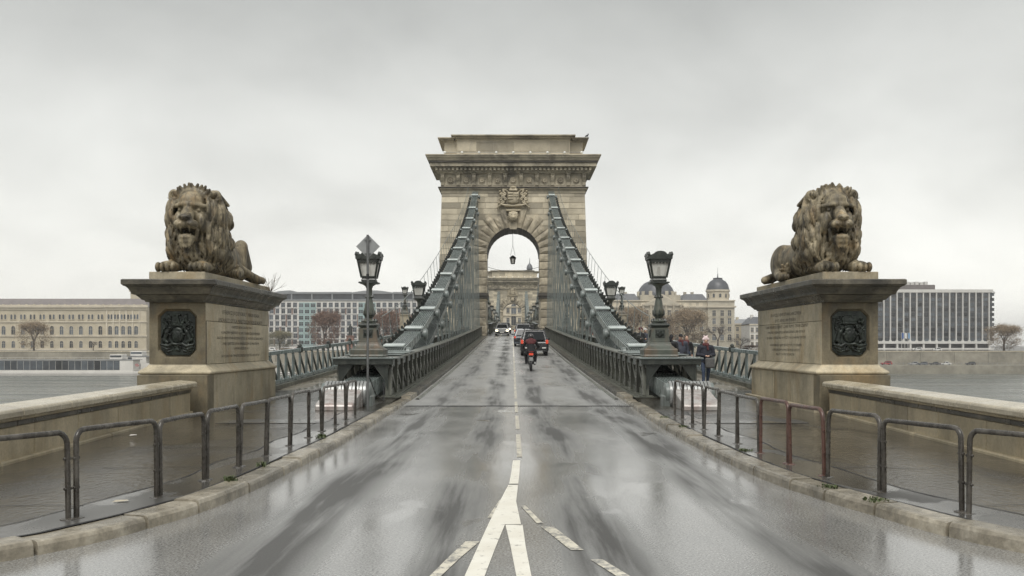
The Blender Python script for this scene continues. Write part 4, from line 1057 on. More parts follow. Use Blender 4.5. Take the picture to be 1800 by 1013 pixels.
    E((hx, .14, .955), (.225, .44, .088), .015, neg=True)                       # open mouth
    C((hx-.26, .18, 1.0), (hx-.21, .22, .78), .05, .05, .03); C((hx+.26, .18, 1.0), (hx+.21, .22, .78), .05, .05, .03)
    E((hx, .15, .81), (.215, .27, .10), .04); E((hx, .07, .72), (.19, .16, .115), .05); E((hx, .14, .86), (.12, .18, .04), .02)
    for q in (-1, 1):
        C((hx+q*.12, -.05, 1.04), (hx+q*.115, -.0, .945), .030, .012, .005); C((hx+q*.14, -.02, .82), (hx+q*.135, -.01, .90), .026, .012, .005)
    for k in range(9): C((hx-.15+.0375*k, -.05+.012*abs(k-4), .74), (hx-.13+.0325*k, -.05+.015*abs(k-4), .585-.03*(k % 2)), .028, .016, .010)
    # ears
    for q, z in ((-1, 1.90), (1, 1.88)):
        E((hx+q*.55, .80, z), (.16, .12, .17), .03, rot=(0, q*.4, 0)); E((hx+q*.55, .66, z), (.085, .10, .10), .02, neg=True, rot=(0, q*.4, 0))
        for k in range(4): C((hx+q*(.42+.05*k), .72, z-.12), (hx+q*(.50+.07*k), .70, z+.10-.05*k), .022, .012, .008)
    # hair swept back from the brow and tufts on the crown
    for i in range(17):
        u = i/16-.5; s.chain([(hx+u*.74, .44+.6*u*u, 1.92-.5*u*u), (hx+u*.95, .62, 2.06-.55*u*u), (hx+u*1.25, .95, 2.06-.6*u*u), (hx+u*1.5, 1.3, 1.9-.6*u*u)], [.04, .06, .065, .04], .006)
    for i in range(30):
        u = i/29; x = hx-.44+.88*u; z = 1.96+.17*math.sin(u*math.pi); yy = .58+.22*(i % 3)
        C((x, yy, z-.06), (x+r_.uniform(-.05, .05)+(u-.5)*.12, yy-.03, z+r_.uniform(.0, .055)), .056, .036, .01)
    me = s.mesh('lion', MT['lion'])
    if mir:
        co = np.empty(len(me.vertices)*3, np.float32); me.vertices.foreach_get('co', co); co[::3] *= -1; me.vertices.foreach_set('co', co); me.flip_normals()
    me.update(); return me
def relief(kind):
    s = Sdf((-.44, -.16, -.56), (.44, .04, .56), .011)
    C, E = s.cap, s.ell; r_ = random.Random(kind)
    s.box((0, .0, 0), (.41, .03, .53), .01, .0)
    for q in (-1, 1):
        for t in (-1, 1): s.box((q*.41, 0, t*.53), (.16, .1, .10), .0, .0, neg=True, rot=(0, q*t*R(45), 0))
    y = -.045
    E((0, y, -.04), (.16, .05, .19), .02); E((0, y-.05, -.04), (.11, .03, .13), .01, neg=True); E((0, y-.02, -.05), (.10, .03, .12), .01)
    for k in range(5): C((-.08+.04*k, y-.04, .02-.03*(k % 2)), (-.06+.03*k, y-.04, -.11), .012, .01, .008)
    if kind == 0:
        s.box((0, y, .20), (.12, .04, .03), .01, .01)
        for k in range(5): E((-.10+.05*k, y-.02, .25), (.022, .03, .03), .01)
        C((0, y, .28), (0, y-.03, .42), .05, .03, .02); s.box((0, y-.02, .44), (.08, .03, .022), .01, .01)
        for q in (-1, 1):
            C((q*.20, y, .30), (q*.22, y, .43), .05, .03, .02); E((q*.20, y-.03, .38), (.05, .03, .06), .01)
    else:
        for k in range(13):
            a = math.pi*k/12; C((.15*math.cos(a), y-.02, .28+.05*math.sin(a)), (.185*math.cos(a), y-.02, .33+.09*math.sin(a)), .018, .022, .01)
        E((0, y, .29), (.18, .05, .07), .01); s.box((0, y-.02, .235), (.17, .03, .025), .01, .01)
    for q in (-1, 1):
        for i in range(26):
            x = q*r_.uniform(.10, .36); z = r_.uniform(.10, .40); a = r_.uniform(0, 6.28); l_ = r_.uniform(.03, .06)
            if abs(x)+z > .70: continue
            C((x, y, z), (x+l_*math.cos(a), y-.03, z+l_*math.sin(a)), .022, .012, .008)
        # supporters
        C((q*.30, y-.01, -.17), (q*.24, y-.03, .02), .055, .05, .03); C((q*.24, y-.03, .02), (q*.17, y-.03, .12), .05, .04, .02); E((q*.175, y-.04, .13), (.05, .045, .04), .01)
        s.chain([(q*.22, y-.03, -.02), (q*.15, y-.05, -.03), (q*.12, y-.05, .03)], [.025, .02, .015], .01)
        s.chain([(q*.30, y-.02, -.17), (q*.22, y-.04, -.22), (q*.30, y-.03, -.29)], [.05, .03, .025], .01)
        if kind == 0: s.chain([(q*.34, y, -.2), (q*.38, y-.02, -.08), (q*.34, y-.02, .04), (q*.37, y-.02, .08)], .018, .01)
        else:
            for k in range(6): C((q*.22, y-.02, .04), (q*(.36-.012*k), y-.02, .20-.06*k), .02, .012, .006)
        s.chain([(0, y-.02, -.27), (q*.12, y-.03, -.25), (q*.22, y-.04, -.31), (q*.38, y-.03, -.27)], [.035, .035, .04, .03], .01)
        s.chain([(q*.36, y-.02, -.33), (q*.24, y-.03, -.38), (q*.16, y-.02, -.36)], [.03, .035, .02], .01)
        s.chain([(q*.33, y-.01, -.40), (q*.22, y-.02, -.44), (q*.13, y-.02, -.41)], [.02, .028, .02], .01)
    for k in range(8): E((r_.uniform(-.1, .1), y, -.36+r_.uniform(-.05, .05)), (.03, .03, .035), .01)
    return s.mesh('relief', MT['bronze'])
def text_mesh(body, size, sx=1.0):
    cu = bpy.data.curves.new('txt', 'FONT'); cu.body = body; cu.size = size; cu.align_x = 'CENTER'; cu.align_y = 'CENTER'; cu.resolution_u = 1
    ob = bpy.data.objects.new('txt', cu); col.objects.link(ob)
    bpy.context.view_layer.update()
    me = bpy.data.meshes.new_from_object(ob.evaluated_get(bpy.context.evaluated_depsgraph_get()))
    bpy.data.objects.remove(ob); bpy.data.curves.remove(cu)
    return me
def rect_ring(mb, prof, hx, y0, y1):
    """stack of rectangles: prof [(offset, z)]"""
    b = len(mb.v)
    for o, z in prof:
        for x, y in ((-hx-o, y0-o), (hx+o, y0-o), (hx+o, y1+o), (-hx-o, y1+o)): mb.v.append((x, y, z))
    n = len(prof)
    for i in range(n-1):
        for k in range(4): k2 = (k+1) % 4; mb.f.append((b+i*4+k, b+i*4+k2, b+i*4+4+k2, b+i*4+4+k)); mb.mi.append(0)
    mb.f += [(b+3, b+2, b+1, b), (b+n*4-4, b+n*4-3, b+n*4-2, b+n*4-1)]; mb.mi += [0, 0]
    return mb
MT['letter'] = plain('darkened_engraved_letters', (.075, .064, .045), .6, var=.3, scale=6)
INS = {-1: [('I FERENCZ JOZSEF KIRALY URALKODASA', .20, 2.53), ('ANDRASSY GYULA MINISTERELNOKSEGE ALATT', .20, 2.33), ('A NEMZETI ADAKOZAS FOLYTAN', .13, 2.17), ('A LANCZHID UJJAEPITESET AZ 1873 TORVENYCZIKK ERTELMEBEN', .13, 2.02), ('GROF SZECHENYI ISTVAN KEZDEMENYEZTE ES AZ ORSZAG KOZONSEGE EMELTE', .125, 1.88), ('A HID UJJAEPITESE A M KIR KERESKEDELEMUGYI MINISTERIUM', .13, 1.74), ('A MUNKA KEZDETE 1913', .13, 1.61), ('AZ UJ LANCZHID TERVEZTE ES KIVITELET VEZETTE A HIDOSZTALY', .125, 1.42)],
       1: [('GROF SZECHENYI ISTVAN LANCZHIDJA', .17, 2.53), ('EPULT 1839 ES 1849 EVEKBEN', .16, 2.37), ('CLARK ADAM ES TIERNEY CLARK VILMOS TERVEI SZERINT', .16, 2.20), ('A MAGYAR ORSZAGGYULES HATAROZATABOL SINA GYORGY', .13, 2.05), ('AZ ALAPKO LETETELE 1842 AUGUSZTUS HO 24 NAPJAN TORTENT', .13, 1.90), ('A VASSZERKEZET UJJAEPITESE AZ 1913 ES 1915 EVEKBEN', .125, 1.70), ('A KERESKEDELEMUGYI MINISTERIUM FELUGYELETE', .12, 1.57), ('MELLETT TORTENT BUDAPESTEN', .12, 1.45)]}
def pedestal(s):
    cx = -7.98 if s < 0 else 8.06
    side = SIDE[s]
    p = thing('lion_pedestal', 'tall inscribed stone pedestal with bronze arms under the %s lion' % side, 'pedestal', (cx, 0, 0), group='lion pedestals')
    rs = -s                                   # direction of the road in x
    HX, Y0, Y1 = .67, 22.62, 28.5
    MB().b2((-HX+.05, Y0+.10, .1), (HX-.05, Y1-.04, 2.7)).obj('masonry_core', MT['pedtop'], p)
    # plinth of big slabs
    def slab(name, lo, hi, mat=MT['ped'], bev=.012): return MB().b2(lo, hi).obj(name, mat, p, bevel=bev)
    zt = 1.0
    slab('plinth_slab', (-.83, 22.27, .0), (.83, 22.75, zt), MT['pedfront'])
    ys = [22.76, 24.6, 26.3, 28.75]
    for a, b in zip(ys[:-1], ys[1:]): slab('plinth_slab', (-.80, a+.011, .0), (.815, b-.011, zt))
    if s > 0:
        for a, b in ((22.22, 23.6), (23.6, 25.1), (25.1, 26.8), (26.8, 28.8)): slab('step_stone', (-.98, a+.004, .05), (-.84, b-.004, .24))
    # moulded base course in stones
    for a, b in ((0, 1), (1, 2), (2, 3)):
        pass
    mb = rect_ring(MB(), [(.165, 1.003), (.20, 1.03), (.20, 1.07), (.17, 1.10), (.10, 1.15), (.035, 1.20), (.02, 1.235)], HX, Y0, Y1); mb.obj('base_moulding', MT['ped'], p, bevel=.008)
    # front slab with a cut-cornered recess
    hw, z0, z1, zc = HX, 1.24, 2.72, 1.985
    def octa(w_, h_, c): return [(-w_+c, -h_), (w_-c, -h_), (w_, -h_+c), (w_, h_-c), (w_-c, h_), (-w_+c, h_), (-w_, h_-c), (-w_, -h_+c)]
    O1 = octa(.47, .585, .17); O2 = octa(.43, .545, .16)
    rect = [(-.2, z0-zc), (.2, z0-zc), (hw, -.3), (hw, .3), (.2, z1-zc), (-.2, z1-zc), (-hw, .3), (-hw, -.3)]
    cor = [(hw, z0-zc), (hw, z1-zc), (-hw, z1-zc), (-hw, z0-zc)]
    V = [(x, Y0, z+zc) for x, z in rect]+[(x, Y0, z+zc) for x, z in O1]+[(x, Y0+.085, z+zc) for x, z in O2]+[(x, Y0, z+zc) for x, z in cor]
    F = []
    for i in range(8):
        j = (i+1) % 8
        F.append((8+i, 8+j, 16+j, 16+i))
        if i in (1, 3, 5, 7): F.append((i, 24+i//2, j, 8+j, 8+i))
        else: F.append((i, j, 8+j, 8+i))
    F.append(tuple(range(16, 24)))
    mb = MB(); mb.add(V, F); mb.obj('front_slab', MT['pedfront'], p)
    for q in (-1, 1): slab('corner_slab', (q*HX, Y0+.001, z0), (q*(HX-.03), Y0+.12, z1), MT['pedfront'])
    link('bronze_arms', relief(0 if s < 0 else 1), None, p, (0, Y0+.06, zc))
    # inscribed side facing the road
    ys = [Y0+.002, 24.2, 26.2, Y1]; zs = [z0, 2.28, z1]
    for a, b in zip(ys[:-1], ys[1:]):
        for c, d in zip(zs[:-1], zs[1:]): slab('inscribed_slab', (rs*(HX-.06), a+.005, c+.005), (rs*(HX+.0+rnd.uniform(-.002, .002)), b-.005, d-.005), MT['ped'], .006)
    slab('side_slab', (-rs*(HX-.06), Y0+.13, z0), (-rs*HX, Y1, z1))
    slab('back_slab', (-HX+.07, Y1-.03, z0), (HX-.07, Y1, z1))
    for body, size, z in INS[s]:
        me = text_mesh(body, size)
        co = np.empty(len(me.vertices)*3, np.float32); me.vertices.foreach_get('co', co); L_ = co[::3].max()-co[::3].min()
        sx = min(1.0, 4.9/L_)
        link('inscription_line', me, MT['letter'], p, (rs*(HX+.004), (Y0+Y1)/2+.1, z), (R(90), 0, R(90) if rs > 0 else R(-90)), (sx*.95, .72, 1))
    # cornice
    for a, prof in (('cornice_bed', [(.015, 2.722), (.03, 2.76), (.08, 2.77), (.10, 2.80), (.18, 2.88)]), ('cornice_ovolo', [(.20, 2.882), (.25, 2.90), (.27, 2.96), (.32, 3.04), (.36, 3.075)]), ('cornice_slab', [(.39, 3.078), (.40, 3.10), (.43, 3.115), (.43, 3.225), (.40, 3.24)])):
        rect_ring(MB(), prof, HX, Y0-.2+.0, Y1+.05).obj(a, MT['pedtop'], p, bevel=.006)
    lx = cx+(.22 if s < 0 else -.22)
    MB().b2((-.66+(.1*rs), 22.30, 3.242), (.66+.1*rs, 28.3, 3.43)).obj('statue_slab', MT['ped'], p, bevel=.015)
    # lion
    lion = tag(link('stone_lion', sculpt_lion(s > 0, 3 if s < 0 else 11, s < 0), None, None, (lx, 22.28, 3.425), (0, 0, R(2.5) if s < 0 else R(-1.5)), (.90, 1, 1)), 'crouching stone lion with open mouth on the %s pedestal' % side, 'statue', 'stone lions')
    return p
pedestal(-1); pedestal(1)
# dry twigs growing from the cornice behind the left lion
tg = MB()
for i in range(14):
    a = rnd.uniform(0, 6.28); p0 = Vector((-7.05, 27.7, 3.24)); d = Vector((math.cos(a)*.6, math.sin(a)*.3, rnd.uniform(.3, .9))).normalized()
    p1 = p0+d*rnd.uniform(.2, .35); p2 = p1+(d+Vector((rnd.uniform(-.4, .4), 0, rnd.uniform(-.1, .5)))).normalized()*rnd.uniform(.15, .35)
    tg.tube([p0, p1, p2], [.006, .005, .003], 4)
    if i % 2: tg.tube([p1, p1+Vector((rnd.uniform(-.2, .3), 0, .15))], [.004, .003], 4)
tag(tg.obj('dry_weed', MT['twig']), 'dry bare weed growing on the cornice behind the left lion', 'plant')
# ---------------------------------------------------------------- hoop barriers
def hoop(p, q, mat, label):
    p = Vector(p); q = Vector(q); d = (q-p); L_ = d.length; d.normalize(); c = (p+q)/2
    t = thing('hoop_barrier', label, 'barrier', (c.x, c.y, .12), math.atan2(d.y, d.x), 'hoop barriers along the kerb')
    h = .80+rnd.uniform(-.02, .015); r = rnd.uniform(.095, .13); pts = [(-L_/2, 0, -.02), (-L_/2, 0, .3), (-L_/2, 0, h-r)]
    for k in range(1, 6): a = math.pi-k/5*math.pi/2; pts.append((-L_/2+r+r*math.cos(a), 0, h-r+r*math.sin(a)))
    for k in range(1, 6): a = math.pi/2-k/5*math.pi/2; pts.append((L_/2-r+r*math.cos(a), 0, h-r+r*math.sin(a)))
    pts += [(L_/2, 0, .3), (L_/2, 0, -.02)]
    pts.insert(8, (0, 0, h+rnd.uniform(-.006, .004)))
    MB().tube(pts, .0255, 10).obj('bent_tube', mat, t, smooth=True)
    for sgn in (-1, 1):
        for z in (.55, .28):
            MB().lathe([(.012, -.04), (.016, -.034), (.016, .034), (.012, .04)], 6, (sgn*L_/2, 0, z), ax='x').obj('clamp_bolt', mat, t)
        MB().lathe([(.075, -.001), (.07, .008), (.034, .016)], 10, (sgn*L_/2, 0, 0)).obj('foot_collar', mat, t)
    t.rotation_euler.x = rnd.uniform(-.03, .03); t.rotation_euler.y = rnd.uniform(-.008, .008); return t
ordw = ['first', 'second', 'third', 'fourth', 'fifth', 'sixth', 'seventh', 'eighth', 'ninth', 'tenth', 'eleventh', 'twelfth']
YL = [7.38, 8.62, 9.88, 11.1, 12.3, 13.55, 14.9, 16.2, 17.4, 18.8, 20.1, 21.4]
for i in range(len(YL)-1):
    a, b = YL[i]+.045, YL[i+1]-.045
    hoop((kx(KL, a)-.57, a, 0), (kx(KL, b)-.57, b, 0), MT['hoop'], '%s bent steel hoop barrier from the camera along the left kerb' % ordw[i])
YR = [7.6, 8.93, 10.2, 11.4, 12.6, 13.9, 15.2, 16.5, 17.8, 19.0, 20.2, 21.3]
for i in range(len(YR)-1):
    a, b = YR[i]+.045, YR[i+1]-.045
    red = i in (3, 4)
    hoop((kx(KR, a)+.54, a, 0), (kx(KR, b)+.54, b, 0), MT['hoopred'] if red else MT['hoop'], ('%s of two rust red hoop barriers along the right kerb' % ('nearer' if i == 3 else 'farther')) if red else '%s bent steel hoop barrier from the camera along the right kerb' % ordw[i])
# road sign seen from behind
sg = thing('road_sign', 'diamond road sign seen from behind on a tall post by the left lamp', 'sign', (-3.53, 23.2, .12))
MB().tube([(0, 0, -.02), (0, 0, 4.28)], .03, 10).obj('post', MT['post'], sg, smooth=True)
MB().box((0, .05, 4.0), (.415, .012, .415), ry=R(45)).obj('sign_plate', MT['signback'], sg, bevel=.003)
for z in (4.15, 3.82): MB().box((0, .03, z), (.16, .05, .035)).obj('clamp', MT['post'], sg, bevel=.004)
MB().lathe([(.036, 0), (.036, .12)], 10, (0, 0, 3.2)).obj('collar', MT['black'], sg)
cb = [(-3.5, 23.3, .9), (-3.48, 24.2, .45), (-3.46, 25.4, .22), (-3.6, 26.6, .2), (-3.72, 27.5, .6)]
tag(MB().tube(cb, .014, 6).obj('hanging_cable', MT['black']), 'loose black cable drooping beside the left girder end', 'cable')
# weeds at the kerb, litter
def weed(x, y, z, n, label, r=.09, h=.09):
    m = MB()
    for i in range(n):
        a = rnd.uniform(0, 6.28); d = rnd.uniform(0, r); bx_, by_ = x+d*math.cos(a), y+d*math.sin(a)*1.4; l_ = rnd.uniform(.4, 1)*h; la = rnd.uniform(0, 6.28); wd = .008
        tx, ty = bx_+l_*.7*math.cos(la), by_+l_*.7*math.sin(la)
        m.add([(bx_-wd*math.sin(la), by_+wd*math.cos(la), z), (bx_+wd*math.sin(la), by_-wd*math.cos(la), z), ((bx_+tx)/2+wd*math.sin(la), (by_+ty)/2-wd*math.cos(la), z+l_*.7), (tx, ty, z+l_*.8), ((bx_+tx)/2-wd*math.sin(la), (by_+ty)/2+wd*math.cos(la), z+l_*.7)], [(0, 1, 2, 4), (4, 2, 3)])
    o = m.obj('weed_tuft', MT['grass'], None, normals=False); tag(o, label, 'weed', 'weeds along the kerbs'); return o
for i, (px, py, n) in enumerate(((403, 850, 90), (565, 772, 70), (462, 822, 25))):
    D = 2667/(py-607); weed((px-900)*D/1667, D, .12, n, '%s green weed tuft at the back of the left kerb' % ['largest', 'farther', 'smallest'][i])
for i, (px, py, n) in enumerate(((1168, 736, 90), (1310, 795, 70), (1455, 860, 60), (1540, 884, 90), (1200, 752, 60))):
    D = 2667/(py-607); weed((px-900)*D/1667, D, .122, n, 'moss and weed patch at the back of the right kerb, %s from the camera' % ['fifth', 'third', 'second', 'first', 'fourth'][i], .12, .04)
def litter(px, py, w_, d_, rz, mat, label):
    D = 2667/(py-607); x = (px-900)*D/1667
    m = MB(); m.add([(-w_/2, -d_/2, .006), (w_/2, -d_/2, .012), (w_/2*.8, d_/2, .012), (-w_/2*.6, d_/2*.8, .016), (0, 0, .004)], [(0, 1, 4), (1, 2, 4), (2, 3, 4), (3, 0, 4)])
    tag(m.obj('litter', mat, None, (x, D, .122), (0, 0, rz), normals=False), label, 'litter')
MT['paper'] = plain('wet_paper', (.72, .68, .64), .5)
litter(234, 768, .13, .10, .4, MT['paper'], 'crumpled white paper on the left pavement near the wall')
litter(212, 886, .16, .08, .3, MT['cope'], 'flat wet white scrap on the left pavement, nearest the camera')
# ---------------------------------------------------------------- vehicles
def make_car(name, label, loc, paintm, kind, toward=False, lit=True):
    """car standing at loc, rear towards the camera unless toward"""
    L_, W, Hh = {'suv': (4.6, 1.86, 1.72), 'hatch': (4.0, 1.70, 1.48), 'sedan': (4.5, 1.78, 1.45)}[kind]
    c = thing(name, label, 'car', loc, R(180) if toward else 0, 'cars on the bridge')
    c.rotation_euler.x = math.atan((zr(loc[1]+2)-zr(loc[1]-2))/4)*(-1 if toward else 1)
    gz = .30 if kind == 'suv' else .2; sh = .98 if kind == 'suv' else .86
    s = Sdf((-W/2-.1, -L_/2-.1, .1), (W/2+.1, L_/2+.1, Hh+.1), .035)
    s.box((0, 0, (gz+sh)/2), (W/2, L_/2, (sh-gz)/2), .14, .05)
    s.box((0, L_/2-.62, sh-.02), (W/2-.03, .6, .10), .09, .12)
    rear, front = (-L_/2+.15, .65) if kind != 'sedan' else (-L_/2+.8, .5)
    for i in range(9):                       # greenhouse as shrinking slabs
        u = i/8; z = sh-.08+u*(Hh-sh-.0); hw_ = W/2-.05-.20*u*u**.3; y0 = rear+.05+(.30 if kind == 'suv' else (.34 if kind == 'hatch' else .42))*u; y1 = front+.25-.75*u
        s.box((0, (y0+y1)/2, z), (hw_, (y1-y0)/2, .09), .07, .05)
    wr = .35 if kind == 'suv' else .30
    wy = (-L_/2+.85, L_/2-.85)
    for y in wy:
        for q in (-1, 1): s.cap((q*(W/2-.25), y, wr), (q*(W/2+.2), y, wr), wr+.06, None, .01, neg=True)
    link('body', s.mesh('body', paintm), None, c)
    # glass
    hs = Hh-sh; hb, ht = W/2-.22, W/2-.40
    sl = .30 if kind == 'suv' else (.34 if kind == 'hatch' else .42)
    yb, yt = rear-.02, rear+sl-.06
    def plate(nm, pts, mat, th=(0, -.02, 0)):
        m = MB(); n = len(pts); v2 = [Vector(p) for p in pts]+[Vector(p)-Vector(th) for p in pts]
        m.add(v2, [tuple(range(n)), tuple(range(2*n-1, n-1, -1))]+[(i, i+n, (i+1) % n+n, (i+1) % n) for i in range(n)]); return m.obj(nm, mat, c)
    f = lambda u: (yb-.035)+(yt-yb)*u
    plate('rear_window', [(-hb, f(.12), sh+.10*hs/ .7), (hb, f(.12), sh+.10*hs/.7), (ht+.03, f(.80), sh+hs*.86), (-ht-.03, f(.80), sh+hs*.86)], MT['carglass'], (0, -.08, 0))
    g = lambda u: front+.33-.75*u
    plate('windscreen', [(-hb, g(.1), sh+.06), (hb, g(.1), sh+.06), (ht+.04, g(.85), sh+hs*.88), (-ht-.04, g(.85), sh+hs*.88)], MT['carglass'], (0, .08, 0))
    for q in (-1, 1):
        xb, xt = q*(W/2-.028), q*(W/2-.185); pts = [(xb, rear+.45, sh+.06), (xb, front-.05, sh+.06), (xt, front-.45, sh+hs*.82), (xt, rear+.62, sh+hs*.82)]
        plate('side_window', pts, MT['carglass'], (q*.06, 0, 0))
        for y in wy:
            wl = MB().lathe([(wr-.06, -.10), (wr, -.07), (wr, .07), (wr-.06, .10)], 18, (0, 0, 0), ax='x').obj('wheel', MT['black'], c, (q*(W/2-.14), y, wr), smooth=True)
            MB().lathe([(wr*.62, -.02), (wr*.62, .02), (.06, .035)], 14, (0, 0, 0), ax='x').obj('rim', MT['zinc'], wl, (q*.09, 0, 0), (0, 0, 0 if q > 0 else math.pi))
        # mirrors
        MB().box((q*(W/2+.09), front-.05, sh+.10), (.20, .10, .13)).obj('wing_mirror', paintm, c, bevel=.03)
        # lights
        zt = sh-.02 if kind == 'suv' else sh-.08
        MB().box((q*(W/2-.115), -L_/2+.02, zt), (.17, .10, .26 if kind == 'suv' else .17)).obj('tail_light', MT['tail'] if lit and not toward else MT['taildim'], c, bevel=.03)
        MB().box((q*(W/2-.24), L_/2-.03, .66), (.30, .10, .14)).obj('headlight', MT['head'] if toward else MT['carglass'], c, bevel=.03)
    MB().box((0, -L_/2-.005, .52), (W-.12, .09, .22)).obj('rear_bumper', MT['black'], c, bevel=.04)
    MB().box((0, -L_/2-.01, .78), (.50, .025, .11)).obj('number_plate', MT['plaster'] if kind != 'suv' else MT['zinc'], c, bevel=.004)
    MB().box((0, L_/2+.0, .42), (W-.3, .05, .20)).obj('grille', MT['black'], c, bevel=.02)
    MB().box((0, L_/2+.02, .44), (.50, .04, .11)).obj('number_plate', MT['plaster'], c, bevel=.004)
    if kind == 'suv':
        for q in (-1, 1):
            MB().tube([(q*.66, rear+.5, Hh-.02), (q*.66, rear+.6, Hh+.07), (q*.66, front-.7, Hh+.07), (q*.66, front-.6, Hh-.02)], .022, 6).obj('roof_rail', MT['black'], c)
        for y in (-1.2, -.3): MB().box((0, y, Hh+.09), (1.5, .07, .03)).obj('roof_bar', MT['black'], c)
        MB().box((.35, -L_/2-.035, .34), (.36, .06, .07)).obj('exhaust', MT['zinc'], c, bevel=.01); MB().box((-.62, -L_/2-.055, .56), (.26, .03, .07)).obj('reflector', MT['plaster'], c, bevel=.01); MB().box((.62, -L_/2-.055, .56), (.26, .03, .07)).obj('reflector', MT['plaster'], c, bevel=.01)
        MB().box((0, -L_/2+.33, Hh-.03), (1.2, .18, .03)).obj('roof_spoiler', paintm, c, bevel=.01)
    return c
pblack = paint('black_car_paint', (.022, .023, .025)); pgrey = paint('blue_grey_car_paint', (.09, .105, .125)); psil = paint('silver_car_paint', (.34, .345, .35)); pdark = paint('dark_grey_car_paint', (.035, .037, .04))
make_car('sport_utility_car', 'black estate car with roof bars and lit tail lights behind the scooter rider', (1.48, 64.5, zr(62)+.05), pblack, 'suv')
make_car('hatchback_car', 'blue grey hatchback queuing just ahead of the black car with roof bars', (.98, 82.0, zr(82)+.01), pgrey, 'hatch')
make_car('estate_car', 'dark grey car farthest ahead in the right lane, near the arch', (1.15, 99.0, zr(99)+.01), pdark, 'suv')
make_car('saloon_car', 'silver saloon coming towards the camera with headlights on', (-1.22, 118.0, zr(118)+.01), psil, 'sedan', True)
make_car('following_car', 'dark car with headlights on following the silver saloon', (-.95, 131.0, zr(131)+.01), pdark, 'hatch', True)
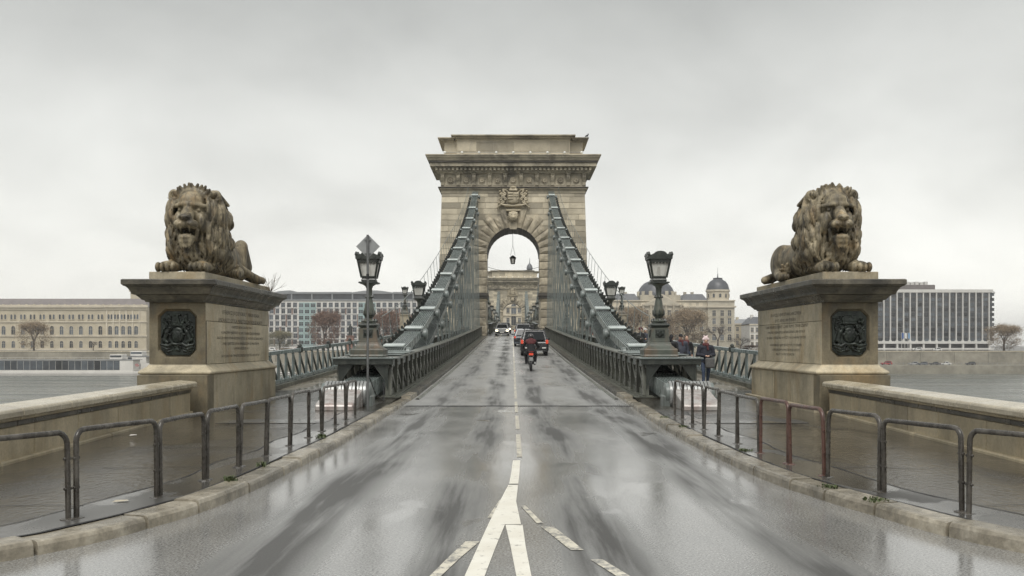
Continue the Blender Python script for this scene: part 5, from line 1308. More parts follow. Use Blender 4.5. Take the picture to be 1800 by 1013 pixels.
# ---------------------------------------------------------------- people and scooter
def person(label, loc, rz, h, coat, trousers, hat=None, hair=None, scarf=None, bag=None, stride=.18, arms='down', bulk=1.0, hood=False, hatshape='beanie', group='people on the bridge'):
    t = thing('person', label, 'person', loc, rz, group); k = h/1.72; b = bulk
    t.scale = (k, k, k)
    V_ = .016
    # legs: one trouser mesh; front is -y
    s = Sdf((-.4, -.5, .02), (.4, .5, 1.05), V_)
    hipL, hipR = (-.10, 0, .90), (.10, 0, .90); kL, kR = (-.11, -.07-stride*.4, .49), (.10, -.02+stride*.1, .48); aL, aR = (-.11, -stride, .09), (.10, stride*1.1, .10)
    s.cap((-.06, 0, .94), (.06, 0, .94), .13*b, None, .05)
    for hp, kn, an in ((hipL, kL, aL), (hipR, kR, aR)): s.cap(hp, kn, .095*b, .066, .03).cap(kn, an, .066, .05, .02)
    link('trousers', s.mesh('trousers', trousers), None, t)
    s = Sdf((-.3, -.6, -.01), (.3, .6, .2), V_)
    for an, tl in ((aL, .0), (aR, .25)):
        s.cap((an[0], an[1]+.03, an[2]-.04), (an[0]*1.1, an[1]-.15, .045), .055, .042, .02).box((an[0], an[1]-.05, .015), (.05, .13, .015), .01, .02)
    link('shoes', s.mesh('shoes', MT['black']), None, t)
    # coat with sleeves
    s = Sdf((-.55, -.5, .5), (.55, .5, 1.55), V_)
    s.cap((0, .0, .84), (0, .0, 1.10), .165*b, .155*b, .05, sc=(1.15, .85, 1)); s.cap((0, 0, 1.10), (0, .01, 1.32), .155*b, .14*b, .05, sc=(1.2, .85, 1)); s.cap((-.13, .01, 1.37), (.13, .01, 1.37), .085*b, None, .06); s.cap((0, .01, 1.38), (0, 0, 1.47), .075, .065, .03)
    hands = []
    for q in (-1, 1):
        sh = (q*.20*b, .01, 1.37)
        if arms == 'front': el = (q*.27*b, -.02, 1.10); wr = (q*.08, -.25, 1.06)
        elif arms == 'bars': el = (q*.30, -.12, 1.12); wr = (q*.30, -.38, 1.02)
        elif arms == 'rail': el = (q*.26, -.10, 1.13); wr = (q*.16, -.32, 1.12)
        else: el = (q*.27*b, .02+q*.03, 1.10); wr = (q*.26*b, -.08+q*.08, .87)
        s.cap(sh, el, .075*b, .06*b, .03).cap(el, wr, .06*b, .045, .02); hands.append((el, wr))
    link('coat', s.mesh('coat', coat), None, t)
    # head, neck and hands as one skin mesh
    s = Sdf((-.5, -.62, .7), (.5, .3, 1.8), .011)
    s.cap((0, .01, 1.42), (0, -.0, 1.54), .052, .05, .02); s.ell((0, -.015, 1.62), (.073, .092, .112), .02); s.ell((0, -.04, 1.56), (.052, .06, .05), .03)
    s.ell((0, -.112, 1.60), (.014, .022, .025), .012); s.cap((-.022, -.098, 1.558), (.022, -.098, 1.558), .006, None, .004, neg=True)
    for q in (-1, 1): s.ell((q*.032, -.104, 1.632), (.016, .012, .009), .006, neg=True); s.ell((q*.076, .0, 1.61), (.012, .022, .032), .008)
    for el, wr in hands:
        e = Vector(el); w_ = Vector(wr); d = (w_-e).normalized(); u = d.cross(Vector((0, 0, 1)));
        if u.length < .1: u = Vector((1, 0, 0))
        u.normalize(); s.cap(tuple(w_), tuple(w_+d*.07), .032, .03, .01)
        for j in range(4): o = u*(-.024+.016*j); p1 = w_+d*.08+o; p2 = p1+d*(.035+.008*(j in (1, 2))); p3 = p2+d*.012+Vector((0, 0, -.02)); s.chain([tuple(p1), tuple(p2), tuple(p3)], [.0095, .009, .008], .003)
        s.chain([tuple(w_+d*.03+u*.03), tuple(w_+d*.065+u*.048), tuple(w_+d*.09+u*.042)], [.011, .010, .009], .004)
    link('body', s.mesh('body', MT['skin']), None, t)
    if hair:
        s = Sdf((-.2, -.2, 1.4), (.2, .25, 1.85), .013); s.ell((0, .012, 1.645), (.083, .098, .105), .01); s.box((0, -.16, 1.58), (.2, .09, .09), .02, .01, neg=True); s.cap((0, .05, 1.6), (0, .07, 1.5), .07, .05, .03); link('hair', s.mesh('hair', hair), None, t)
    if hat:
        s = Sdf((-.22, -.24, 1.35), (.22, .26, 1.92), .012)
        s.ell((0, .005, 1.69), (.087, .107, .10), .01); s.box((0, -.02, 1.56), (.2, .2, .085), .0, .01, neg=True)
        if hatshape == 'cap': s.box((0, -.12, 1.66), (.06, .06, .012), .01, .02)
        else: s.cap((-.06, -.02, 1.66), (.06, -.02, 1.66), .075, None, .03); s.box((0, -.02, 1.55), (.2, .2, .085), .0, .01, neg=True)
        if hatshape == 'ears':
            for q in (-1, 1): s.cap((q*.08, -.03, 1.66), (q*.075, -.05, 1.46), .026, .02, .01); s.ell((q*.06, .0, 1.79), (.03, .02, .035), .01)
        link('hat', s.mesh('hat', hat), None, t)
    if scarf:
        s = Sdf((-.2, -.25, 1.2), (.2, .2, 1.6), .013); s.cap((-.05, -.02, 1.46), (.05, -.02, 1.46), .085, None, .02); s.cap((.03, -.12, 1.44), (.05, -.15, 1.28), .04, .03, .02); s.ell((0, -.03, 1.58), (.075, .1, .07), .01, neg=True); link('scarf', s.mesh('scarf', scarf), None, t)
    if bag:
        s = Sdf((-.3, -.6, .5), (.4, .0, 1.2), .015); s.box((.08, -.30, .80), (.17, .07, .19), .06, .03); s.chain([(-.02, -.30, .98), (.02, -.3, 1.08), (.14, -.3, 1.08), (.2, -.30, .98)], .012, .01); link('hand_bag', s.mesh('hand_bag', bag), None, t)
    return t
navy = cloth('navy_wool', (.018, .020, .030)); blackc = cloth('black_cloth', (.013, .013, .015)); jeans = cloth('blue_jeans', (.045, .065, .11)); greyc = cloth('grey_canvas', (.10, .10, .098)); whitec = cloth('white_pink_knit', (.62, .50, .50)); redc = cloth('red_wool', (.085, .020, .022)); orangec = cloth('orange_jacket', (.40, .20, .06)); slate = cloth('slate_jacket', (.05, .055, .075)); brownh = cloth('brown_hair', (.05, .03, .02)); pale = cloth('pale_grey_knit', (.45, .44, .42))
G = lambda y: zr(y)+.122
person('woman in white hat and navy coat carrying a grey bag on the right footpath', (6.86, 33.6, G(33.6)), .05, 1.66, navy, jeans, hat=whitec, hatshape='ears', scarf=redc, bag=greyc, arms='front', stride=.12, bulk=1.12)
person('man in dark cap and slate jacket behind the right lamp platform', (7.12, 40.0, G(40)), .1, 1.66, slate, blackc, hat=blackc, hatshape='cap', scarf=redc, bulk=1.15)
person('dark haired woman in red scarf just behind the man in the dark cap', (7.66, 41.6, G(41.6)), -.1, 1.60, blackc, jeans, hair=brownh, scarf=redc)
person('dark coated person mostly hidden behind the right lamp pedestal', (6.42, 38.2, G(38.2)), 2.6, 1.70, blackc, blackc, hair=blackc, stride=.1)
person('man in red beanie leaning behind the right chain', (7.46, 55.0, G(55)), .3, 1.80, blackc, blackc, hat=redc, arms='rail', stride=.02)
person('person in pale hat and blue jacket beside the red beanie man', (7.86, 56.0, G(56)), .2, 1.74, slate, jeans, hat=pale, arms='rail', stride=.02)
person('person in orange jacket beyond the right lamp', (7.93, 53.5, G(53.5)), .4, 1.52, orangec, blackc, hair=brownh, stride=.05)
person('distant walker in red jacket behind the right chain hangers', (6.9, 84.0, G(84)), .1, 1.72, redc, blackc, hair=brownh)
def scooter(label, loc, jacket, rlabel, redtop):
    y0 = loc[1]; t = thing('scooter', label, 'scooter', loc, 0, 'scooters on the bridge'); t.rotation_euler.x = math.atan((zr(y0+1)-zr(y0-1))/2)
    for y in (-.62, .66):
        wl = MB(); n = 20
        wl.lathe([(.16, -.05), (.24, -.055), (.285, -.03), (.285, .03), (.24, .055), (.16, .05)], n, ax='x'); o = wl.obj('wheel', MT['black'], t, (0, y, .285), smooth=True)
        MB().lathe([(.15, -.045), (.15, .045), (.04, .06)], 12, ax='x').obj('rim', MT['zinc'], o)
    s = Sdf((-.35, -.95, .2), (.35, .85, 1.1), .018)
    s.cap((0, -.72, .80), (0, .0, .74), .10, .12, .05); s.cap((0, -.62, .62), (0, -.1, .45), .13, .14, .05); s.cap((0, -.1, .36), (0, .35, .34), .12, .10, .05, sc=(1.4, 1, .6)); s.cap((0, .42, .38), (0, .55, .92), .14, .10, .05, sc=(1.5, .6, 1)); s.cap((0, .62, .55), (0, .68, .62), .12, .1, .04)
    link('body', s.mesh('body', pblack), None, t)
    MB().tube([(-.32, .42, 1.03), (-.1, .55, 1.0), (.1, .55, 1.0), (.32, .42, 1.03)], .018, 8).obj('handlebar', MT['black'], t)
    for q in (-1, 1): m = MB().tube([(q*.2, .5, 1.0), (q*.27, .5, 1.18)], .008, 6); m.box((q*.29, .5, 1.22), (.12, .03, .08)); m.obj('mirror', MT['black'], t)
    MB().box((0, -.83, .80), (.22, .06, .10)).obj('tail_light', MT['tail'], t, bevel=.03)
    MB().box((0, -.82, .91), (.24, .10, .05)).obj('red_tail_fairing', MT['taildim'], t, bevel=.02)
    MB().box((0, -.85, .57), (.17, .02, .17)).obj('number_plate', MT['zinc'], t, bevel=.006)
    MB().tube([(.16, -.1, .30), (.19, -.5, .33), (.19, -.82, .40)], [.04, .055, .05], 8).obj('exhaust', MT['zinc'], t)
    r = thing('person', rlabel, 'person', loc, 0, 'scooter riders'); r.rotation_euler.x = t.rotation_euler.x
    s = Sdf((-.5, -.7, .2), (.5, .6, 1.15), .018)
    for q in (-1, 1): s.cap((q*.11, -.25, .90), (q*.24, .18, .80), .105, .08, .03).cap((q*.24, .18, .80), (q*.22, .12, .36), .08, .055, .02)
    s.cap((-.08, -.28, .92), (.08, -.28, .92), .14, None, .05); link('trousers', s.mesh('trousers', blackc), None, r)
    s = Sdf((-.35, -.3, .2), (.35, .5, .5), .016)
    for q in (-1, 1): s.cap((q*.22, .08, .35), (q*.23, .30, .33), .055, .045, .02)
    link('shoes', s.mesh('shoes', MT['black']), None, r)
    s = Sdf((-.6, -.6, .7), (.6, .7, 1.6), .018)
    s.cap((0, -.28, .92), (0, -.20, 1.32), .165, .16, .06, sc=(1.15, .9, 1)); s.cap((-.15, -.17, 1.38), (.15, -.17, 1.38), .10, None, .06)
    for q in (-1, 1): s.cap((q*.22, -.16, 1.37), (q*.37, .05, 1.14), .085, .065, .03).cap((q*.37, .05, 1.14), (q*.31, .36, 1.05), .065, .045, .02)
    link('jacket', s.mesh('jacket', jacket), None, r)
    if redtop:
        s = Sdf((-.5, -.5, 1.15), (.5, .2, 1.6), .016); s.cap((-.16, -.175, 1.385), (.16, -.175, 1.385), .112, None, .04); s.cap((0, -.22, 1.30), (0, -.2, 1.40), .16, .15, .04, sc=(1.2, .92, 1)); s.box((0, -.2, 1.2), (.4, .4, .07), .0, .01, neg=True); link('red_yoke', s.mesh('red_yoke', redc), None, r)
    s = Sdf((-.5, -.4, .9), (.5, .7, 1.75), .013)
    s.cap((0, -.14, 1.42), (0, -.10, 1.52), .06, .055, .02); s.ell((0, -.08, 1.58), (.08, .095, .115), .02)
    for q in (-1, 1):
        s.cap((q*.31, .36, 1.05), (q*.305, .43, 1.045), .042, .04, .01)
        for j in range(4): s.chain([(q*(.27+.024*j), .44, 1.06), (q*(.27+.024*j), .475, 1.045), (q*(.27+.024*j), .46, 1.015)], [.012, .012, .011], .003)
        s.chain([(q*.255, .40, 1.04), (q*.245, .44, 1.02), (q*.26, .46, 1.01)], .012, .004)
    link('body', s.mesh('body', MT['skin']), None, r)
    s = Sdf((-.25, -.3, 1.4), (.25, .2, 1.8), .014); s.ell((0, -.085, 1.62), (.135, .155, .145), .01); s.box((0, .09, 1.58), (.1, .08, .06), .02, .02, neg=True); link('helmet', s.mesh('helmet', paint('dark_helmet_paint', (.03, .028, .028))), None, r)
scooter('black motor scooter with red tail light in the right lane, nearest vehicle', (.90, 45.5, zr(45)+.02), blackc, 'scooter rider in black jacket with red shoulders and dark helmet', True)
scooter('second motor scooter far ahead beside the queue of cars', (1.95, 92.0, zr(92)+.02), blackc, 'distant scooter rider in black seen above the black car', False)
# ---------------------------------------------------------------- the far bank
GZ = -.9
def pxm(D): return 1667.0/D
def wx(px, D): return (px-900)*D/1667.0
def wz(py, D): return 1.7+(607-py)*D/1667.0
MT['cream'] = stone('cream_facade_stone', (.42, .37, .27), (.52, .46, .34), (.60, .54, .42), rand=.05, amt=.35, sscale=.06, zs=.5, scale=.2, bmp=.1, stain=(.22, .19, .14))
MT['creamtrim'] = stone('pale_facade_trim', (.50, .45, .35), (.58, .52, .41), (.66, .60, .48), rand=.05, amt=.3, sscale=.1, zs=.5, scale=.3, bmp=.1, stain=(.25, .22, .17))
MT['greystone'] = stone('grey_facade_stone', (.36, .33, .26), (.46, .42, .335), (.54, .50, .40), rand=.06, amt=.4, sscale=.06, zs=.4, scale=.2, bmp=.1, stain=(.2, .18, .14))
MT['white'] = plain('white_panel', (.66, .64, .60), .5, var=.08, scale=.2)
MT['teal'] = plain('pale_teal_cladding', (.34, .45, .44), .4, var=.08, scale=.2)
MT['brownp'] = plain('red_brown_panel', (.22, .12, .09), .5, var=.1, scale=.3)
MT['slate'] = plain('slate_roof', (.075, .080, .090), .45, var=.2, scale=.4)
MT['roofgrey'] = plain('grey_metal_roof', (.25, .26, .27), .4, var=.1, scale=.2)
MT['browng'] = plain('mauve_tile_roof', (.17, .15, .145), .55, var=.15, scale=.3)
MT['conc'] = plain('pale_concrete_fin', (.58, .57, .54), .5, var=.08, scale=.3)
MT['darkspan'] = plain('dark_spandrel', (.075, .074, .074), .35, var=.2, scale=.3, rand=.2)
def win_mesh(w_, h_, arched=False, fr=MT['creamtrim'], gl=MT['winglass'], mull=True, sill=True):
    m = MB(); f = .16
    if arched:
        n = 8; top = [(w_/2*math.cos(math.pi*i/n), h_-w_/2+w_/2*math.sin(math.pi*i/n)) for i in range(n+1)]
        out = [((w_/2+f)*math.cos(math.pi*i/n), h_-w_/2+(w_/2+f)*math.sin(math.pi*i/n)) for i in range(n+1)]
        for i in range(n): m.prism([top[i], out[i], out[i+1], top[i+1]], 1, -.22, .05)
        for q in (-1, 1): m.b2((q*w_/2, -.22, 0), (q*(w_/2+f), .05, h_-w_/2))
        m.cur = 1; m.prism([(w_/2, 0)]+top+[(-w_/2, 0)], 1, -.04, .04)
    else:
        for q in (-1, 1): m.b2((q*w_/2, -.22, 0), (q*(w_/2+f), .05, h_))
        m.b2((-w_/2-f, -.24, h_), (w_/2+f, .05, h_+f*1.3)); m.cur = 1; m.b2((-w_/2, -.04, 0), (w_/2, .04, h_))
    m.cur = 0
    if sill: m.b2((-w_/2-.25, -.35, -.22), (w_/2+.25, .05, 0))
    if mull: m.b2((-.05, -.09, 0), (.05, -.03, h_-(.1 if arched else 0))); m.b2((-w_/2, -.09, h_*.62), (w_/2, -.03, h_*.62+.09))
    return m.mesh('window', [fr, gl])
def bld(name, label, x, y): return thing(name, label, 'building', (x, y, GZ), group='buildings on the far bank')
def bx(p, name, lo, hi, mat, bev=0): return MB().b2(lo, hi).obj(name, mat, p, bevel=bev)
# --- arcaded palace at the left (local z from street level)
D = 480; k = pxm(D)
b = bld('palace', 'long cream palace with arched windows behind the left pedestal', wx(187, D), D)
zl = lambda py: wz(py, D)-GZ
xr_ = 72/k; xl_ = -95.0
bx(b, 'wall', (xl_, 0, -1), (0, 25, zl(541)), MT['cream']); bx(b, 'pavilion_wall', (0, -1.2, -1), (xr_, 25, zl(541)), MT['cream'])
for py, hh, pr in ((541, 1.1, .9), (544.5, .5, .5), (567, .6, .4), (592, .7, .45), (618, 1.5, .3)):
    bx(b, 'cornice', (xl_, -pr, zl(py)), (-.01, .0, zl(py)+hh), MT['creamtrim']); bx(b, 'cornice', (-.3, -1.2-pr, zl(py)+.01), (xr_+pr, -1.2, zl(py)+hh), MT['creamtrim'])
for i in range(30): bx(b, 'balustrade_post', (xl_+i*3.9-.4, -.5, zl(540)), (xl_+i*3.9+.4, .2, zl(535)), MT['creamtrim'])
bx(b, 'balustrade', (xl_, -.3, zl(539.5)), (xr_, .1, zl(536)), MT['creamtrim'])
m = MB(); za, zb = zl(541)+.2, zl(524.5); m.add([(xl_, .6, za), (xr_, .6, za), (xr_, 24, za), (xl_, 24, za), (xl_, 5, zb), (xr_-4, 5, zb), (xr_-4, 19, zb), (xl_, 19, zb)], [(0, 1, 5, 4), (1, 2, 6, 5), (2, 3, 7, 6), (3, 0, 4, 7), (4, 5, 6, 7)]); m.obj('roof', MT['browng'], b)
w3 = win_mesh(1.0, 2.5, True, mull=False); w2 = win_mesh(1.9, 4.4, True); w1 = win_mesh(1.7, 3.5, True, sill=False)
for i in range(5):
    x = 8.5/k+i*11.4/k
    for q in (-.75, .75): link('window', w3, None, b, (x+q, -1.2, zl(561.5)))
    link('window', w2, None, b, (x, -1.2, zl(588.5))); link('window', w1, None, b, (x, -1.2, zl(611.5)))
for i in range(19):
    x = -10.5/k-i*17/k
    for q in (-.9, .9): link('window', w3, None, b, (x+q, 0, zl(561.5)))
    link('window', w2, None, b, (x, 0, zl(588.5))); link('window', w1, None, b, (x, 0, zl(611.5)))
for i in range(6): bx(b, 'pilaster', (2.6/k+i*11.4/k-.35, -1.5, zl(591)), (2.6/k+i*11.4/k+.35, -1.2, zl(546)), MT['creamtrim'])
b2 = bld('stone_turret_house', 'cream turret rising behind the palace roof beside the left pedestal', wx(236, 500), 505)
bx(b2, 'wall', (-4, 0, -1), (6, 10, wz(512, 500)-GZ), MT['cream']); bx(b2, 'cornice', (-4.6, -.6, wz(512, 500)-GZ), (6.6, 10.6, wz(508, 500)-GZ), MT['creamtrim']); bx(b2, 'parapet', (-3.5, .3, wz(508, 500)-GZ), (5.5, 9.5, wz(503, 500)-GZ), MT['creamtrim'])
# --- modern hotel with teal bays
D = 490; k = pxm(D); zl = lambda py: wz(py, D)-GZ
b = bld('modern_hotel', 'modern hotel with white fins, teal bays and glazed top floor behind the left lamps', wx(440, D), D)
W_ = 320/k
bx(b, 'wall', (0, .3, -1), (W_, 22, zl(527)), MT['white'])
bx(b, 'glass_attic', (.5, 1.2, zl(527)), (W_-.5, 20, zl(516.5)), MT['winglass'])
for i in range(int(W_/10.5)+1): bx(b, 'attic_post', (i*10.5-.2, .6, zl(527)), (i*10.5+.5, 1.2, zl(515)), MT['roofgrey'])
for i in range(int(W_/10.5)):
    m = MB(); P = [(0, 0)]+[(10.3*j/8, .7+(1.1*math.sin(math.pi*(j/8*.5+(.0 if i % 2 else .5))) if i % 5 < 2 else .25)) for j in range(9)]+[(10.3, 0)]
    m.prism(P, 1, -.6, 20); m.obj('roof', MT['roofgrey'], b, (i*10.5, 1, zl(516.6)))
bx(b, 'cornice', (-.2, -.2, zl(528.5)), (W_+.2, .4, zl(526.5)), MT['roofgrey'])
wm = win_mesh(1.75, 2.15, False, MT['roofgrey'], MT['winglass'], mull=True, sill=False); wt = win_mesh(2.2, 1.9, False, MT['teal'], MT['winglass'], sill=False)
fin = MB().b2((-.42, -.25, 0), (.42, .3, 3.02)).mesh('fin', MT['white']); bp = MB().b2((-.22, -.16, 0), (.22, .3, 3.02)).mesh('brown_panel', MT['brownp']); sp = MB().b2((-1.5, -.05, 0), (1.5, .31, .5)).mesh('spandrel', MT['roofgrey'])
nb = int(W_/3.08); teal = {8, 9, 10, 18, 19, 20}
for i in range(nb):
    x = 1.6+i*3.08
    for r in range(8):
        z = zl(540.2)-r*3.2
        if z < 1.5: continue
        if i in teal: link('window', wt, None, b, (x, .08, z))
        else:
            link('window', wm, None, b, (x+(.12 if r % 2 else -.1), .3, z)); link('fin' if (i+r) % 3 else 'brown_panel', fin if (i+r//2) % 3 else bp, None, b, (x+1.54, 0, z-.5)) if r else link('fin', fin, None, b, (x+1.54, 0, z-.5))
    if i in teal: bx(b, 'teal_bay', (x-1.54, .05, 1), (x+1.54, .29, zl(532)), MT['teal'])
for r in range(8):
    z = zl(540.2)-r*3.2-.52
    if z > 1: bx(b, 'floor_band', (0, -.02, z-.12), (W_, .3, z+.06), MT['roofgrey'])
# --- domed palace on the right
D = 470; k = pxm(D); zl = lambda py: wz(py, D)-GZ; X = lambda px: wx(px, D)
b = bld('domed_palace', 'stone ministry palace with slate domes and pediment behind the right lamps', 0, D)
xa, xb = X(1068), X(1290)
bx(b, 'wall', (xa, 0, -1), (X(1243), 22, zl(540)), MT['greystone'])
bx(b, 'parapet', (xa, .2, zl(540)), (X(1243), 2, zl(529)), MT['greystone'])
for py, hh, pr in ((541, .9, .9), (544, .5, .4), (559, .4, .3), (587, .6, .4), (529.5, .5, .4)): bx(b, 'cornice', (xa, -pr, zl(py)), (X(1242), .1, zl(py)+hh), MT['creamtrim'])
for i in range(14): bx(b, 'parapet_panel', (xa+2+i*3.6, .05, zl(538.5)), (xa+4.2+i*3.6, .25, zl(532)), MT['creamtrim'])
def hip(p, x0, x1, y0, y1, z0, z1, ins, mat):
    m = MB(); m.add([(x0, y0, z0), (x1, y0, z0), (x1, y1, z0), (x0, y1, z0), (x0+ins, y0+ins, z1), (x1-ins, y0+ins, z1), (x1-ins, y1-ins, z1), (x0+ins, y1-ins, z1)], [(0, 1, 5, 4), (1, 2, 6, 5), (2, 3, 7, 6), (3, 0, 4, 7), (4, 5, 6, 7)]); return m.obj('roof', mat, p)
hip(b, xa, X(1126), 1, 21, zl(529), zl(516), 2.5, MT['slate']); hip(b, X(1199), X(1246), 1, 21, zl(529), zl(516.5), 2.5, MT['slate'])
# pediment and central dome
bx(b, 'central_wall', (X(1126), -1.6, -1), (X(1200), 2, zl(538)), MT['greystone']); bx(b, 'attic', (X(1127), 3, zl(540)), (X(1198), 18, zl(518)), MT['greystone'])
m = MB().prism([(X(1125), zl(538.5)), (X(1201), zl(538.5)), (X(1163.5), zl(517.5))], 1, -2.2, 1.5); m.obj('pediment', MT['creamtrim'], b)
m = MB().prism([(X(1133), zl(537)), (X(1193), zl(537)), (X(1163.5), zl(521))], 1, -2.0-.3, -2.19); m.obj('tympanum', MT['greystone'], b)
for i in range(6): MB().lathe([(.75, 0), (.65, .4), (.55, 14.5), (.8, 15.2)], 12, (X(1130)+i*66/5/k, -2.2, zl(590))).obj('column', MT['creamtrim'], b, smooth=True)
dr = (1193-1126)/2/k; cx_ = X(1159.5)
MB().lathe([(dr*1.0, zl(519)), (dr*1.0, zl(514)), (dr*.97, zl(512)), (dr*.90, zl(506)), (dr*.78, zl(500)), (dr*.58, zl(494.5)), (dr*.35, zl(491.5)), (dr*.33, zl(489)), (dr*.30, zl(488.5))], 24, (cx_, 12, 0)).obj('dome', MT['slate'], b, smooth=True)
for i in range(7): a = math.pi*(1.08+.84*i/6); bx(b, 'dormer', (cx_+dr*1.0*math.cos(a)-.8, 12+dr*math.sin(a)-.6, zl(520)), (cx_+dr*math.cos(a)+.8, 12+dr*math.sin(a)+.8, zl(511)), MT['greystone'])
# corner tower with dome and spire
tx0, tx1 = X(1243), X(1290); tcx = (tx0+tx1)/2-.3; tr = (1282-1242)/2/k
bx(b, 'tower_wall', (tx0, -1.5, -1), (tx1, 14, zl(529)), MT['greystone']); bx(b, 'tower_cornice', (tx0-.5, -2.2, zl(541)), (tx1+.7, 14, zl(538.5)), MT['creamtrim']); bx(b, 'tower_cornice', (tx0-.2, -1.9, zl(530)), (tx1+.3, 14, zl(528)), MT['creamtrim'])
MB().lathe([(tr, zl(529)), (tr, zl(513)), (tr*1.08, zl(512)), (tr*1.08, zl(509))], 16, (tcx, 5, 0)).obj('drum', MT['creamtrim'], b)
MB().lathe([(tr*1.02, zl(509)), (tr*.98, zl(505)), (tr*.88, zl(499)), (tr*.70, zl(494)), (tr*.45, zl(491)), (tr*.40, zl(490)), (tr*.42, zl(488)), (tr*.3, zl(487.5))], 24, (tcx, 5, 0)).obj('dome', MT['slate'], b, smooth=True)
MB().lathe([(.5, zl(488)), (.2, zl(484)), (.22, zl(482)), (.1, zl(480)), (.05, zl(469))], 8, (tcx, 5, 0)).obj('spire', MT['slate'], b)
wa = win_mesh(1.1, 1.9, True, MT['creamtrim'], MT['winglass'], mull=False, sill=False)
for i in range(5): a = math.pi*(1.15+.7*i/4); link('window', wa, None, b, (tcx+tr*math.cos(a), 5+tr*math.sin(a), zl(523)), (0, 0, a+math.pi/2))
wr2 = win_mesh(1.7, 2.9); wr3 = win_mesh(1.7, 2.4); wr1 = win_mesh(1.9, 3.2, True)
for px in [1078, 1094, 1110]+[1205, 1219, 1233]:
    for py, wmn in ((556, wr2), (570, wr2), (583, wr3), (599, wr1)): link('window', wmn, None, b, (X(px), 0, zl(py)))
for px in (1254, 1268, 1281):
    for py, wmn in ((556, wr2), (570, wr2), (583, wr3), (599, wr1)): link('window', wmn, None, b, (X(px), -1.5, zl(py)))
for px in [1136+13.2*i for i in range(5)]:
    for py, wmn in ((556, wr2), (570, wr2), (583, wr3), (599, wr1)): link('window', wmn, None, b, (X(px), -1.6, zl(py)))
for px in (1103, 1209, 1222): MB().b2((X(px)-.6, 8, zl(520)), (X(px)+.8, 9.5, zl(512))).obj('chimney', MT['greystone'], b)
# --- smaller houses right of it
def house(name, label, px0, px1, D, ytop, yroof, wall, roofm, rows, cols):
    h = bld(name, label, 0, D); zl_ = lambda py: wz(py, D)-GZ; a, c = wx(px0, D), wx(px1, D)
    bx(h, 'wall', (a, 0, -1), (c, 18, zl_(ytop)), wall); bx(h, 'cornice', (a-.3, -.5, zl_(ytop)), (c+.3, .2, zl_(ytop)+.7), MT['creamtrim']); hip(h, a-.2, c+.2, -.2, 18, zl_(ytop)+.7, zl_(yroof), 3, roofm)
    wmn = win_mesh(1.3, 2.2)
    for r in range(rows):
        for i in range(cols): link('window', wmn, None, h, (a+(c-a)*(i+.5)/cols, 0, zl_(ytop)-3.4-r*3.7))
    MB().b2((a+2, 6, zl_(yroof)-1.5), (a+3.4, 7.4, zl_(yroof)+1.2)).obj('chimney', wall, h)
    return h
house('town_house', 'yellowish town house right of the domed palace', 1292, 1326, 500, 571, 561, MT['cream'], MT['roofgrey'], 4, 4)
house('grey_house', 'grey corner house beside the right pedestal', 1318, 1352, 478, 572, 557, MT['white'], MT['slate'], 4, 4)
house('hidden_house', 'plain town house mostly hidden behind the right pedestal', 1360, 1470, 490, 560, 548, MT['greystone'], MT['browng'], 4, 11)
house('quay_house', 'plain cream house mostly hidden behind the left pedestal', 262, 430, 500, 552, 540, MT['cream'], MT['browng'], 4, 14)
for i, (a, c, yt) in enumerate(((748, 800, 560), (1000, 1060, 556))): house('square_house', 'stone house behind the %s chain near the tower' % ('left' if i == 0 else 'right'), a, c, 505, yt, yt-9, MT['greystone'], MT['slate'], 4, 6)
# --- palace closing the axis, seen through the far arch
D = 525; zl = lambda py: wz(py, D)-GZ; X = lambda px: wx(px, D)
b = bld('axis_palace', 'pale ornate palace at the end of the bridge seen through both arches', 0, D)
bx(b, 'wall', (X(830), 0, -1), (X(980), 20, zl(520)), MT['creamtrim']); bx(b, 'central_bay', (X(888), -1.2, -1), (X(920), 3, zl(512)), MT['creamtrim'])
wg = win_mesh(2.6, 5.5, True, MT['greystone'], MT['winglass']); wq = win_mesh(1.5, 2.4, False, MT['greystone'], MT['winglass'])
link('window', wg, None, b, (X(903), -1.2, zl(552))); link('window', wg, None, b, (X(903), -1.2, zl(572)))
for px in (893, 913): link('window', wq, None, b, (X(px), -1.2, zl(550))); link('window', wq, None, b, (X(px), -1.2, zl(567)))
for px in (840, 852, 864, 876, 930, 942, 954, 966):
    for py in (535, 548, 560, 572, 585): link('window', wq, None, b, (X(px), 0, zl(py)))
for py in (541, 556, 576): bx(b, 'cornice', (X(830), -.5, zl(py)), (X(887.9), 0, zl(py)+.6), MT['cream']); bx(b, 'cornice', (X(888), -1.7, zl(py)), (X(920), -1.2, zl(py)+.6), MT['cream']); bx(b, 'cornice', (X(920.1), -.5, zl(py)), (X(980), 0, zl(py)+.6), MT['cream'])
hip(b, X(830), X(980), 0, 20, zl(520), zl(508), 4, MT['slate'])
# --- distant basilica lantern over the far tower
D = 900; b = bld('basilica', 'grey dome lantern and spire poking above the far tower', wx(931, D), D)
bx(b, 'wall', (-20, -20, -1), (20, 20, 40), MT['greystone'])
MB().lathe([(11, 40), (11, 54), (10.4, 58), (8, 64), (5, 68), (3, 69.5), (2.7, 69.6)], 24).obj('dome', MT['slate'], b, smooth=True)
MB().lathe([(2.7, 69.6), (2.7, 75), (3.0, 75.2), (2.9, 76), (2.4, 78), (1.2, 79.6), (.5, 80.2), (.3, 82), (.08, 86)], 16).obj('lantern', MT['slate'], b, smooth=True)
